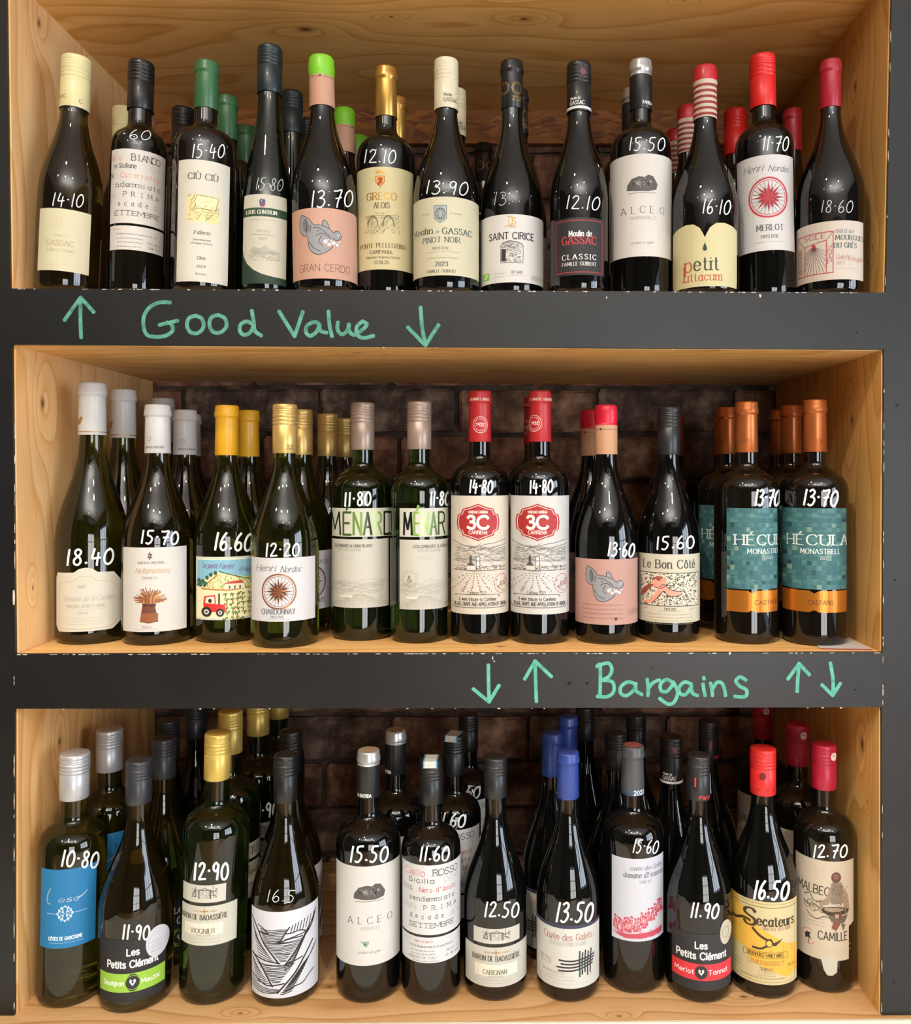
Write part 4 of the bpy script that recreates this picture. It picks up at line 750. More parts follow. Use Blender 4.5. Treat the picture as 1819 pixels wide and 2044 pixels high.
# ------------------------------------------------------------------ room
def st(o): o['kind'] = 'structure'; return o
M_CEIL = noise_mat('ceiling_paint', ('d6d6d6', 'e0e0df'), 3, 0.8, 0.1); M_WALL = noise_mat('wall_paint', ('3e3b38', '4a4743'), 2, 0.8, 0.1)
M_DWALL = noise_mat('dark_wall_paint', ('26221f', '302b27'), 2, 0.8, 0.1)
M_FLOOR = wood('floor_boards', 1, 0, light='d8b48c', mid='c8a078', dark='a07c54', freq=20)
M_FRAME = mat('2c2c2e', .5)
zf, zcl = 0.0, RZ
st(box('floor', -RX-.12, RX+.12, RY-.12, 0.6, -.1, 0, M_FLOOR)); st(box('ceiling', -RX-.12, RX+.12, RY-.12, 0.6, RZ, RZ+.1, M_CEIL))
st(box('wall_left', -RX-.12, -RX, RY, 0.6, 0, RZ, M_WALL))
def wall_open(name, ax, c0, c1, a0, a1, o0, o1, z0, z1, m):
    v, f = [], []
    for (p, q, r, s) in ((a0, o0, 0, RZ), (o1, a1, 0, RZ), (o0, o1, 0, z0), (o0, o1, z1, RZ)):
        if q-p < 1e-3 or s-r < 1e-3: continue
        bv, bf = box_vf(*((c0, c1, p, q) if ax == 'x' else (p, q, c0, c1)), r, s, len(v)); v += bv; f += bf
    return st(mesh(name, v, f, m))
wall_open('wall_right', 'x', RX, RX+.12, RY, 0.6, WIN[0], WIN[1], WIN[2], WIN[3], M_WALL)
wall_open('wall_front', 'y', RY-.12, RY, -RX-.12, RX+.12, .4, 2.0, .06, 1.95, M_DWALL)
def frame(name, ax, c, a0, a1, z0, z1, na, nz):
    v, f = [], []
    def add(p, q, r, s):
        bv, bf = box_vf(*((c, c+.05, p, q) if ax == 'x' else (p, q, c, c+.05)), r, s, len(v)); v.extend(bv); f.extend(bf)
    t = .045
    add(a0, a1, z0, z0+t); add(a0, a1, z1-t, z1); add(a0, a0+t, z0+t, z1-t); add(a1-t, a1, z0+t, z1-t)
    for i in range(1, na): x = a0+(a1-a0)*i/na; add(x-.016, x+.016, z0+t, z1-t)
    for i in range(1, nz): z = z0+(z1-z0)*i/nz; add(a0+t, a1-t, z-.016, z+.016)
    return st(mesh(name, v, f, M_FRAME))
frame('window_1', 'x', RX+.03, WIN[0], WIN[1], WIN[2], WIN[3], 3, 2); frame('window_2', 'y', RY-.08, .4, 2.0, .06, 1.95, 2, 3)
M_LAMP = emit('lamp_glow', 'ffd9a0', 60); M_STEEL = mat('c8c8c8', .35, .8)
def disc(name, r0, r1, z0, z1, m, parent, n=20, cap=True):
    v = [(r0*math.cos(math.tau*i/n), r0*math.sin(math.tau*i/n), z0) for i in range(n)]+[(r1*math.cos(math.tau*i/n), r1*math.sin(math.tau*i/n), z1) for i in range(n)]
    f = [(i, (i+1) % n, n+(i+1) % n, n+i) for i in range(n)]
    if cap: f += [tuple(range(n))[::-1], tuple(range(n, 2*n))]
    return mesh(name, v, f, m, parent, smooth=False)
for i, (x, y) in enumerate(LAMPS):
    r = empty('ceiling_spotlight', (x, y, RZ)); tag(r, 'round steel ceiling spotlight over the shop floor in front of the shelves', 'lamp', 'ceiling spotlights')
    disc('housing', .045, .05, -.05, 0, M_STEEL, r); disc('bulb', .03, .034, -.056, -.0505, M_LAMP, r)
    l = bpy.data.lights.new('spot_bulb', 'SPOT'); l.energy = LAMP_POWER; l.color = (1, .88, .72); l.spot_size = 2.3; l.spot_blend = .6; l.shadow_soft_size = .03
    lo = bpy.data.objects.new('spot_bulb', l); COL.objects.link(lo); lo.parent = r; lo.location = (0, 0, -.075)

up = empty('added_uplighter', (0.1, -2.2, 2.2)); tag(up, 'added unseen uplighter trough on two rods, brightening the ceiling', 'lamp')  # unseen fitting added to carry the extra ceiling light
tv, tf = [], []
for q in ((-.82, .82, -.28, .28, -.02, 0), (-.82, .82, -.28, -.27, 0, .03), (-.82, .82, .27, .28, 0, .03)):
    bv, bf = box_vf(*q, len(tv)); tv += bv; tf += bf
mesh('trough', tv, tf, M_FRAME, up)
for sx in (-.6, .6): box('rod', sx-.006, sx+.006, -.006, .006, 0, RZ-2.2, M_STEEL, up)

# ------------------------------------------------------------------ brick wall behind the shelves
Zr = lambda y: EYE+(VY-y)*CD/FPX                 # height of a photo row on the shelf front
YB = DEPTH+0.002
M_BR = [noise_mat('brick_%s' % n, c, 26, .85, .9, .006, bscale=60) for n, c in (('brown', ('2c201a', '7a5844', 'b89074')), ('red', ('2e201a', '845a46', 'b8886e')), ('sooty', ('221a16', '5c483c', '98806c')))]
wb = st(box('wall_back', -RX, RX, YB+.014, YB+.16, 0, RZ, noise_mat('mortar', ('241c18', '4e3e34', '746050'), 30, .95, .8, .004)))
rb = random.Random(3); bm = []
for k in range(6):
    nx, nz = 10, 4; W_, H_, D_ = .1062, .0335, .021; vs = []; fs = []
    idx = {}
    for j in range(nz+1):
        for i in range(nx+1):
            ed = (i in (0, nx)) or (j in (0, nz)); idx[i, j] = len(vs)
            cx_ = .004 if (i in (0, nx) and j in (0, nz)) else 0
            vs.append((-W_+2*W_*{0: 0, 1: .022, nx-1: .978, nx: 1}.get(i, i/nx)+rb.uniform(-.0007, .0007)+(cx_ if i == 0 else -cx_ if i == nx else 0), (.0035 if ed else 0)+rb.uniform(-.0018, .0018), -H_+2*H_*{0: 0, 1: .07, nz-1: .93, nz: 1}.get(j, j/nz)+rb.uniform(-.0007, .0007)))
    for j in range(nz):
        for i in range(nx): fs.append((idx[i, j], idx[i+1, j], idx[i+1, j+1], idx[i, j+1]))
    per = [idx[i, 0] for i in range(nx+1)]+[idx[nx, j] for j in range(1, nz+1)]+[idx[i, nz] for i in range(nx-1, -1, -1)]+[idx[0, j] for j in range(nz-1, 0, -1)]
    b0 = len(vs)
    for p in per: vs.append((vs[p][0], D_, vs[p][2]))
    for a in range(len(per)): c = (a+1) % len(per); fs.append((per[a], b0+a, b0+c, per[c]))
    me = bpy.data.meshes.new('brick'); me.from_pydata(vs, [], fs); me.materials.append(M_BR[k % 3]); bm.append(me)
z = Zr(2022)-.03; row = 0
while z < Zr(-60)+.02:
    x = -.62+(.1125 if row % 2 else 0)+rb.uniform(-.01, .01)
    while x < .60:
        o = bpy.data.objects.new('brick', bm[rb.randrange(6)]); COL.objects.link(o); o.parent = wb
        o.location = (x+rb.uniform(-.002, .002), YB+rb.uniform(-.0012, .002)+.003, z+rb.uniform(-.0015, .0015)); o.rotation_euler = (0, rb.uniform(-.006, .006), 0)
        x += .2195
    z += .0745; row += 1

# ------------------------------------------------------------------ shelving
SH = empty('wall_shelving', (0, 0, 0)); tag(SH, 'black-fronted pine shelving of three open bays holding rows of wine bottles', 'shelves')
LE = [(19, -52), (27, 577), (31, 690), (37.5, 1303), (36, 1413), (35.5, 2023)]; RE = [(1776, -52), (1763, 585), (1759.5, 700), (1757, 1299.5), (1755, 1410), (1755, 2022)]
M_BLK = noise_mat('black_board_paint', ('0f1011', '161718'), 9, .40, .3, .0005, 3, bscale=190)
PT = .004                                     # paint board thickness in front of the pine
def prism(name, pts, y0, y1, m, parent):      # pts in photo px on the front plane
    v = [P(x, y) for x, y in pts]; n = len(v)
    vs = [(a.x, y0, a.z) for a in v]+[(a.x, y1, a.z) for a in v]
    fs = [tuple(range(n))[::-1], tuple(range(n, 2*n))]+[(i, (i+1) % n, n+(i+1) % n, n+i) for i in range(n)]
    fs = [f[::-1] for f in fs]
    return mesh(name, vs, fs, m, parent)
def grid_edge(pts, dx): return [(x+dx, y) for x, y in pts]
prism('side_post', [(-700, -400)]+[(LE[0][0]-3, -400)]+grid_edge(LE, -3)+[(-700, 2027)][:0]+[(LE[-1][0]-3, 2026), (-700, 2026)], -PT, .0, M_BLK, SH)
prism('side_post', [(2600, -400), (2600, 2026), (1757, 2026)]+[(x+2.5, y) for x, y in RE[::-1]]+[(RE[0][0]+2.5, -400)], -PT, .0, M_BLK, SH)
f1 = prism('fascia_board', [(23.5, 577.5), (1768, 585.5), (1764, 699), (27, 689)], -PT-.0008, -.0002, M_BLK, SH)
f2 = prism('fascia_board', [(33.5, 1303.5), (1761, 1300), (1759, 1409.5), (32, 1412.5)], -PT-.0008, -.0002, M_BLK, SH)
prism('fascia_board', [(19, -52), (1776, -52), (1779, -400), (17, -400)], -PT-.0008, -.0002, M_BLK, SH)
kn = lambda px, py, s_: (0, 0, s_)
# pine side panels: one left and one right in each bay
def panel(side, i0, i1, m):
    e = LE if side < 0 else RE; a, b = P(*e[i0]), P(*e[i1]); t = .016*side
    lo = [(b.x, 0), (b.x+t, 0), (b.x+t, DEPTH), (b.x, DEPTH)]; hi = [(a.x, 0), (a.x+t, 0), (a.x+t, DEPTH), (a.x, DEPTH)]
    if side < 0: lo = [lo[1], lo[0], lo[3], lo[2]]; hi = [hi[1], hi[0], hi[3], hi[2]]
    z0, z1 = b.z, a.z
    hexa('side_panel', [(x, y, z0) for x, y in lo]+[(x, y, z1) for x, y in hi], m, SH)
kz = lambda y: Zr(y)
m_l = [wood('pine_left_top', 2, 1, [(kz(-10), .06, .012)], phase=1.0, freq=20, light='f8d4a0', mid='efbd80', dark='d49850'), wood('pine_left_mid', 2, 1, [(kz(790)-.004, .055, .016), (kz(1180), .03, .006)], phase=4.2, freq=21, light='f8d4a0', mid='efbd80', dark='d49850'), wood('pine_left_low', 2, 1, [(kz(1530), .09, .012)], phase=7.7, freq=24, light='f4cc94', mid='e8b472', dark='cc8c46')]
m_r = [wood('pine_right_top', 2, 1, [(kz(100), .09, .014), (kz(480), .03, .006)], phase=9.1, freq=25, light='eec480', mid='e0ae62', dark='c0843c'), wood('pine_right_mid', 2, 1, [(kz(830), .08, .012)], phase=2.3, freq=21, light='eec480', mid='e0ae62', dark='c0843c'), wood('pine_right_low', 2, 1, [(kz(1510), .045, .018), (kz(1620), .03, .004)], phase=5.5, freq=26, light='eec480', mid='e0ae62', dark='c0843c')]
for i in range(3): panel(-1, 2*i, 2*i+1, m_l[i]); panel(1, 2*i, 2*i+1, m_r[i])
# horizontal boards: (left px y, right px y) of the visible face
def board(name, l, r, up, m, y0=0.0, th=.018, ext=.016, y1=DEPTH):
    a, b = P(*l), P(*r); a.x -= ext; b.x += ext; t = th if up else -th
    lo = (a.z, b.z) if up else (a.z+t, b.z+t); hi = (a.z+t, b.z+t) if up else (a.z, b.z)
    yl, yr = (y0, y0) if not isinstance(y0, tuple) else y0
    return hexa(name, [(a.x, yl, lo[0]), (b.x, yr, lo[1]), (b.x, y1, lo[1]), (a.x, y1, lo[0]), (a.x, yl, hi[0]), (b.x, yr, hi[1]), (b.x, y1, hi[1]), (a.x, y1, hi[0])], m, SH)
FL = [((27, 577.5), (1763, 585.5)), ((37.5, 1303.5), (1757, 1300)), ((35.5, 2023), (1755, 2022))]
board('top_board', (19, -52), (1776, -52), True, wood('pine_ceiling_top', 0, 1, [(P(1018, 0).x, .035, .012), (P(1050, 0).x, .095, .012), (P(760, 0).x, .09, .006), (P(1385, 0).x, .055, .004), (P(560, 0).x, .12, .02)], phase=3.0, freq=18, light='f6d090', mid='ecba6c', dark='c88c42'))
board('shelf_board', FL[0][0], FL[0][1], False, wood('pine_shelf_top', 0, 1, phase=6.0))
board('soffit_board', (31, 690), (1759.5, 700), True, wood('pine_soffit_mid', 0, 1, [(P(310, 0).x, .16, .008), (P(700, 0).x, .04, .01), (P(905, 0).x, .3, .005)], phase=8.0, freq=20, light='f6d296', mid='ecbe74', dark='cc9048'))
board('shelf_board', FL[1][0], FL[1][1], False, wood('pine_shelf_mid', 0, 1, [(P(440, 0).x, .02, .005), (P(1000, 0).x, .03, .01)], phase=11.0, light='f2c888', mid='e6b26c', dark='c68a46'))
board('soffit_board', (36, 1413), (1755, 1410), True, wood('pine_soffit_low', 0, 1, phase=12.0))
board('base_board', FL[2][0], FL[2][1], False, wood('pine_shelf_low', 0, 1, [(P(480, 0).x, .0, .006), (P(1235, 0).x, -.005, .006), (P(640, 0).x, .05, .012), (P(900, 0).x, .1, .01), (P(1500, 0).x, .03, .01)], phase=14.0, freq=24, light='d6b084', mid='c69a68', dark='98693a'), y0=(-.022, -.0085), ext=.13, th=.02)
M_WHT = mat('efeadd', .5)
xa, xb, zt0 = P(36, 0).x-.13, P(1755, 0).x+.13, P(0, 2022.5).z
hexa('front_lip', [(xa, -.0245, zt0-.05), (xb, -.011, zt0-.05), (xb, -.0086, zt0-.05), (xa, -.0221, zt0-.05), (xa, -.0245, zt0-.0002), (xb, -.011, zt0-.0002), (xb, -.0086, zt0-.0002), (xa, -.0221, zt0-.0002)], mat('cdc7b8', .5), SH)
ct = empty('reflector', (0, 0, 0)); tag(ct, 'unseen pale block added below the shelving to bounce light upward', 'reflector')  # pale block added out of view, bouncing light onto the board undersides
box('bounce_top', -.95, .85, -.62, .3, .60, .63, M_WHT, ct); box('bounce_base', -.92, .82, -.58, .28, 0, .60, M_WHT, ct)
# strip of chipboard at the back of the top bay
m, t, b = nt('chipboard'); L = t.links.new
tc = nd(t, 'ShaderNodeTexCoord'); n0 = nd(t, 'ShaderNodeTexNoise', i_Scale=14.0); L(tc.outputs['Object'], n0.inputs['Vector'])
mx = nd(t, 'ShaderNodeMix', data_type='RGBA', blend_type='ADD'); mx.inputs[0].default_value = .06; L(tc.outputs['Object'], mx.inputs[6]); L(n0.outputs['Color'], mx.inputs[7])
mp = nd(t, 'ShaderNodeMapping'); mp.inputs['Rotation'].default_value = (0, .5, 0); mp.inputs['Scale'].default_value = (45, 45, 150); L(mx.outputs[2], mp.inputs[0])
vo = nd(t, 'ShaderNodeTexVoronoi', i_Scale=1.0); L(mp.outputs[0], vo.inputs['Vector']); rp = nd(t, 'ShaderNodeValToRGB'); L(vo.outputs['Color'], rp.inputs[0])
e = rp.color_ramp.elements; e[0].color = lin('74401e'); e[1].color = lin('a8682f'); e[0].position = .15; e[1].position = .8; L(rp.outputs[0], b.inputs['Base Color']); b.inputs['Roughness'].default_value = .6
bp = nd(t, 'ShaderNodeBump', i_Strength=.6, i_Distance=.002); L(vo.outputs['Distance'], bp.inputs['Height']); L(bp.outputs[0], b.inputs['Normal'])
zt, zb = EYE+(VY-227)*(CD+DEPTH)/FPX, EYE+(VY-292)*(CD+DEPTH)/FPX
box('chipboard_strip', P(25, 0).x+.012, P(1765, 0).x-.012, DEPTH-.012, DEPTH-.0005, zb, zt+.012, m, SH)
# chipped paint along the edges of the black boards
rc = random.Random(21); vs, fs = [], []
def chip(x, y, w_, h_, yy=-PT-.0012):
    n = len(vs); k = 6
    for i in range(k):
        a = math.tau*i/k; p = P(x+w_*.5*math.cos(a)*rc.uniform(.6, 1.1), y+h_*.5*math.sin(a)*rc.uniform(.6, 1.1)); vs.append((p.x, yy, p.z))
    fs.append(tuple(range(n, n+k))[::-1])
for (x0, y0), (x1, y1), cnt, pr in ((FL[0][0], FL[0][1], 70, .8), (FL[1][0], FL[1][1], 95, .9), ((36, 1412), (1755, 1409), 14, .5), ((31, 689.5), (1759, 699.5), 6, .4)):
    for i in range(cnt):
        t_ = rc.random(); chip(x0+(x1-x0)*t_, y0+(y1-y0)*t_+1.2, rc.uniform(4, 16)*pr, rc.uniform(1.2, 3.0))
for i in range(26): t_ = rc.random(); y = 700+t_*1320; chip(35 if y < 1303 else 33.5, y, rc.uniform(1.2, 2.6), rc.uniform(8, 46))
for i in range(26): t_ = rc.random(); y = 40+t_*1980; chip(1776-y*.021 if y < 700 else 1761.5-(y-700)*.004, y, rc.uniform(1, 2.2), rc.uniform(6, 30))
for x, y, a, b2 in ((1515, 592, 5, 9), (1210, 596, 3, 5), (984, 1312, 3, 9), (987, 1318, 3, 5), (1455, 1302, 5, 8), (33, 1190, 7, 44)): chip(x, y, a, b2)
tag(mesh('paint_chips', vs, fs, mat('c4bbae', .7), SH), kind='stuff')
vs, fs = [], []
for x, y, a, b2 in ((1707, 666, 6, 5), (1788, 810, 5, 5), (1784, 1157, 4, 5), (1704, 1375, 8, 4), (1136, 1362, 9, 10), (1171, 1362, 8, 9), (1299, 1332, 5, 4), (1789, 240, 3, 3), (1782, 1956, 4, 8)): chip(x, y, a, b2)
tag(mesh('nail_holes', vs, fs, mat('0c0c0d', .9), SH), kind='stuff')
# chalk-pen lettering on the black fascias
def flat_place(x, y, off): p = P(x, 2044-y); return (p.x, -PT-.0009-off*.0003, p.z)
M_CHALK = noise_mat('green_chalk_pen', ('285c4c', '438470', '549a84'), 130, .7, .2, .0005, lo=.25, hi=.6)
M_CHALK2 = noise_mat('green_chalk_pen_bright', ('347c6c', '4a9a86', '5cac98'), 130, .7, .2, .0005, lo=.25, hi=.6)
def chalk(parent, strokes, ox, oy, wd, m, lab):
    A = Art(1819, 2044, flat_place, step=40); A.clip = False
    for s_ in strokes:
        sm = s_[0] == '~'; v = [float(q) for q in s_.lstrip('~').split()]; p = [(ox+a/2.0211, 2044-(oy+b/2.0211)) for a, b in zip(v[::2], v[1::2])]
        if sm: p = crom(p, 6)
        A.raw(p, wd, m, 2)
        for i in range(len(p)):
            if i in (0, len(p)-1) or not sm:
                A.poly([((p[i][0]+wd*.5*math.cos(q*.785))/1819, (p[i][1]+wd*.5*math.sin(q*.785))/2044) for q in range(8)], m, 3)
    o = A.build('chalk_lettering' if '_' not in lab else 'chalk_arrow', parent); o['label'] = lab.replace('_', '')
chalk(f1, ['~215 232 212 150 213 72', '148 163 213 72 265 130'], 60, 560, 7.5, M_CHALK, '_green chalk arrow pointing up, left of Good')
chalk(f1, ['~572 92 530 92 492 110 468 145 466 190 480 222 515 230 555 225 582 205 578 180 560 172', '530 182 602 165', '~675 145 648 155 640 185 655 212 685 214 706 190 700 158 675 145', '~765 142 738 152 730 182 745 210 775 212 798 188 792 156 765 142', '~902 178 880 168 856 180 852 205 868 222 892 214 906 190', '~900 125 908 170 912 205 938 225'], 60, 560, 7.5, M_CHALK, 'green handwritten word Good')
chalk(f1, ['1010 128 1072 228 1105 130', '~1168 176 1150 170 1122 186 1118 212 1135 226 1160 210 1172 184', '~1172 180 1176 205 1200 214', '~1208 128 1212 180 1222 228', '~1246 172 1244 200 1262 220 1284 204 1290 180', '~1290 180 1292 206 1310 222 1340 205 1362 180 1345 168', '~1345 168 1322 190 1324 222 1350 234 1388 226'], 60, 560, 7.5, M_CHALK, 'green handwritten word Value')
chalk(f1, ['~1578 112 1584 190 1597 262', '1527 192 1597 264 1650 182'], 60, 560, 7.5, M_CHALK, '_green chalk arrow pointing down, right of Value')
chalk(f2, ['~152 92 153 160 155 238', '92 188 155 240 195 174'], 900, 1280, 7.0, M_CHALK2, '_green chalk arrow pointing down, leftmost of its board')
chalk(f2, ['~345 238 342 150 340 78', '298 148 340 76 405 138'], 900, 1280, 7.0, M_CHALK2, '_green chalk arrow pointing up, left of Bargains')
chalk(f2, ['~588 98 600 92 602 150 600 215', '~590 96 632 84 648 108 636 138 608 152', '~608 152 650 160 656 196 632 218 590 218', '~742 168 712 160 684 180 684 206 708 214 738 190 744 166', '~744 166 746 195 768 210', '~790 150 794 185 793 214', '~793 190 812 164 838 152', '~892 162 868 150 844 168 846 194 868 198 892 172', '~894 160 912 200 898 240 872 248 840 226', '~966 168 940 160 918 182 922 206 944 210 966 180', '~966 172 972 204 992 214', '~1014 168 1018 195 1022 214', '1017 142 1018 148', '~1044 165 1050 192 1052 214', '~1050 192 1070 162 1090 165 1100 190 1104 214', '~1186 152 1164 140 1146 154 1160 176 1188 192 1184 218 1142 218'], 900, 1280, 7.0, M_CHALK2, 'green handwritten word Bargains')
chalk(f2, ['~1392 198 1395 140 1400 88', '1355 148 1400 86 1440 130'], 900, 1280, 7.0, M_CHALK2, '_green chalk arrow pointing up, right of Bargains')
chalk(f2, ['~1525 84 1536 150 1535 212', '1492 172 1535 214 1565 166'], 900, 1280, 7.0, M_CHALK2, '_green chalk arrow pointing down, rightmost')

# ------------------------------------------------------------------ bottles
SHAPES = {   # neck foot, shoulder (share of height), bezier weights, neck radius share
 'bdx': (.745, .615, .78, .42, .345), 'bdx2': (.75, .60, .72, .5, .345), 'bur': (.80, .40, .42, .42, .37), 'bur2': (.78, .37, .40, .40, .36), 'flu': (.83, .30, .42, .42, .40)}
def profile(shape, r, h, rn, htop):
    hn, hs, a, b, _ = SHAPES[shape]; hn *= h; hs *= h
    p = [(0, .006), (r*.6, .004), (r*.80, 0.0), (r*.90, .0006), (r*.965, .0035), (r*.992, .008), (r, .014), (r, hs*.5), (r, hs)]
    for i in range(1, 17):
        t = i/17; q = 1-t
        p.append((q**3*r+3*q*q*t*r+3*q*t*t*rn+t**3*rn, q**3*hs+3*q*q*t*(hs+a*(hn-hs))+3*q*t*t*(hn-b*(hn-hs))+t**3*hn))
    p += [(rn, hn), (rn, htop)]
    return p
def R_of(p, h):
    for (r0, h0), (r1, h1) in zip(p[3:], p[4:]):
        if h0 <= h <= h1 and h1 > h0: return r0+(r1-r0)*(h-h0)/(h1-h0)
    return p[-1][0] if h > p[-1][1] else p[6][0]
def lathe(name, prof, m, parent, n=44, z0=0):
    vs, fs = [], []
    for r, h in prof:
        if r < 1e-6: r = 1e-5
        for i in range(n): a = math.tau*i/n; vs.append((r*math.sin(a), -r*math.cos(a), h+z0))
    for j in range(len(prof)-1):
        for i in range(n): k = (i+1) % n; fs.append((j*n+i, j*n+k, (j+1)*n+k, (j+1)*n+i))
    return mesh(name, vs, fs, m, parent, smooth=True)
class Bottle:
    def __init__(s, row, cx, w, yt, yl, shape, gl, capw):
        (lx, ly), (rx, ry) = FL[row]
        fy = ly+(ry-ly)*(cx-lx)/(rx-lx); fz = Zr(fy); s.floor = fz
        zfront = CD*(1.003+yl) if row == 0 else FPX*(EYE-fz)/(yl-VY)
        s.r = w*zfront/(2*FPX-w); s.z = zfront+s.r; s.X = (cx-VX)*s.z/FPX; s.Y = s.z-CD
        rc = capw*s.z/(2*FPX); s.rc = rc; s.shape = shape
        zt = s.z-rc if yt < VY else s.z+rc
        s.h = EYE+(VY-yt)*zt/FPX-fz; s.rn = rc*.88
        s.prof = profile(shape, s.r, s.h, s.rn, s.h-.004)
        s.cx = cx
    def hit(s, x, y):
        dx = (x-VX)/FPX; h = .15
        for _ in range(5):
            R = R_of(s.prof, h); A_ = dx*dx+1; B_ = -2*(s.X*dx+s.z); C_ = s.X**2+s.z**2-R*R; D = B_*B_-4*A_*C_
            if D < 0:
                t = -B_/(2*A_)
            else: t = (-B_-math.sqrt(D))/(2*A_)
            h = EYE+(VY-y)/FPX*t-s.floor
        return math.atan2(dx*t-s.X, s.z-t), max(0, h)
ALLB = []
def cap_parts(b, root, style, yb, col, top=None, y2=None):
    """capsule or screw cap from photo row yb up to the bottle top; top/y2: other colour above row y2"""
    rc, h = b.rc, b.h; zr = b.z-rc; hb = EYE+(VY-yb)*zr/FPX-b.floor; L = h-hb; b.hb = hb
    m = col if not isinstance(col, str) else mat(col, .42, .0, .15)
    if style == 'cork':
        pr = [(rc*.93, hb), (rc*.955, hb+.0006), (rc*.90, hb+L*.72), (rc*.90, hb+L*.755), (rc*1.0, hb+L*.775), (rc*1.0, hb+L*.80), (rc*.975, hb+L*.87), (rc*.94, hb+L*.90), (rc*.94, hb+L*.955), (rc*.90, hb+L*.99), (rc*.82, h), (0, h)]
    elif style == 'wax':
        pr = [(rc*.95, hb), (rc*.97, hb+.0006), (rc*.95, hb+L*.6), (rc*.95, hb+L*.65), (rc*1.0, hb+L*.69), (rc*1.0, hb+L*.82), (rc*.97, hb+L*.88), (rc*.96, hb+L*.96), (rc*.86, h), (0, h)]
    else:
        pr = [(rc*.965, hb), (rc*.985, hb+.0006), (rc*.985, hb+L*.56)]
        q = .57
        for i in range(3): pr += [(rc*.955, hb+L*q), (rc*.955, hb+L*(q+.008)), (rc*1.0, hb+L*(q+.018)), (rc*1.0, hb+L*(q+.05+.01*i))]; q += .075
        for i in range(3): pr += [(rc*.965, hb+L*(q)), (rc*.965, hb+L*(q+.01)), (rc*.99, hb+L*(q+.02)), (rc*.99, hb+L*(q+.035))]; q += .045
        pr += [(rc*.985, hb+L*.965), (rc*.95, hb+L*.992), (rc*.88, h), (0, h)]
    nm = 'screw_cap' if style == 'screw' else 'capsule'
    if y2:
        h2 = EYE+(VY-y2)*zr/FPX-b.floor
        lo = [p for p in pr if p[1] < h2]; hi = [p for p in pr if p[1] >= h2]; rr = lo[-1][0]
        o = lathe(nm, lo+[(rr, h2)], m, root, 32); o2 = lathe('cap_top', [(rr+.0001, h2-.0004), (max(rr, hi[0][0])+.0002, h2)]+hi, top if not isinstance(top, str) else mat(top, .42, 0, .15), root, 32)
        o2['label'] = 'cap top of another colour'
    else: o = lathe(nm, pr, m, root, 32)
    b.cpr = pr; return o
def place_on(b, th0, hb, r0=None, prof=None):
    pf = prof or b.prof
    def f(x, y, off):
        h = hb+y/1000; R = (r0 if r0 else R_of(pf, h)); th = th0+x/1000/R if r0 else th0+x/1000/b.r
        R += off/1000; return (R*math.sin(th), -R*math.cos(th), h)
    return f
def label_on(b, root, xl, xr, yt, yb, col, fn, outline=None, name='front_label', lab=None, extra=0, m=None):
    yc = (yt+yb)/2; t0 = b.hit(xl, yc)[0]; t1 = b.hit(xr, yc)[0]; xm = (xl+xr)/2
    h1 = b.hit(xm, yt)[1]; h0 = b.hit(xm, yb)[1]; W = (t1-t0)*b.r*1000; Hh = (h1-h0)*1000
    R_c = b.r; zf_ = b.z-b.r; sc = zf_/FPX*1000; PW = (xr-xl)*sc
    tab_ = [(b.hit(xl+(xr-xl)*i/40, yc)[0]-t0)*b.r*1000 for i in range(41)]
    for i in range(1, 41): tab_[i] = max(tab_[i], tab_[i-1]+.02)
    def xm(x):
        if x <= 0: return x*40*(tab_[1]-tab_[0])
        if x >= 1: return tab_[40]+(x-1)*40*(tab_[40]-tab_[39])
        i = min(39, int(x*40)); t = x*40-i; return tab_[i]*(1-t)+tab_[i+1]*t
    W = tab_[40]
    bas = Art(W, Hh, place_on(b, t0, h0), xm=xm); bas.clip = False
    bas.poly(outline or [(0, 0), (1, 0), (1, 1), (0, 1)], m or paper(col), 2+extra)
    o = bas.build(name, root)
    if lab: o['label'] = lab
    if fn:
        A = Art(W, Hh, lambda x, y, off: place_on(b, t0, h0)(x, y, off+.1+extra*.05), xm=xm, k=(1.82, 2.3, 2.5)); A.PW = PW; fn(A)
        p = A.build('label_print', o)
    return o
def price_on(b, root, txt, x0, x1, y0, y1, slant=.08, wt=.12, col='dfe6e8'):
    A = Art(1819, 2044, None, step=6); A.clip = False
    def pl(x, y, off):
        th, h = b.hit(x, 2044-y); R = R_of(b.prof, h)+.00035+off*.0000002; return (R*math.sin(th), -R*math.cos(th), h)
    A.place = pl
    hh = (y1-y0)*.86; wt *= .68
    A.text(txt, (x0+x1)/2/1819, 1-(y0+y1)/2/2044, hh, (x1-x0)-hh*slant, mat(col, .6), 'hand', wt, slant, rot=random.uniform(-.05, .05))
    o = A.build('price_mark', root); o['label'] = 'handwritten white chalk-pen price'; return o
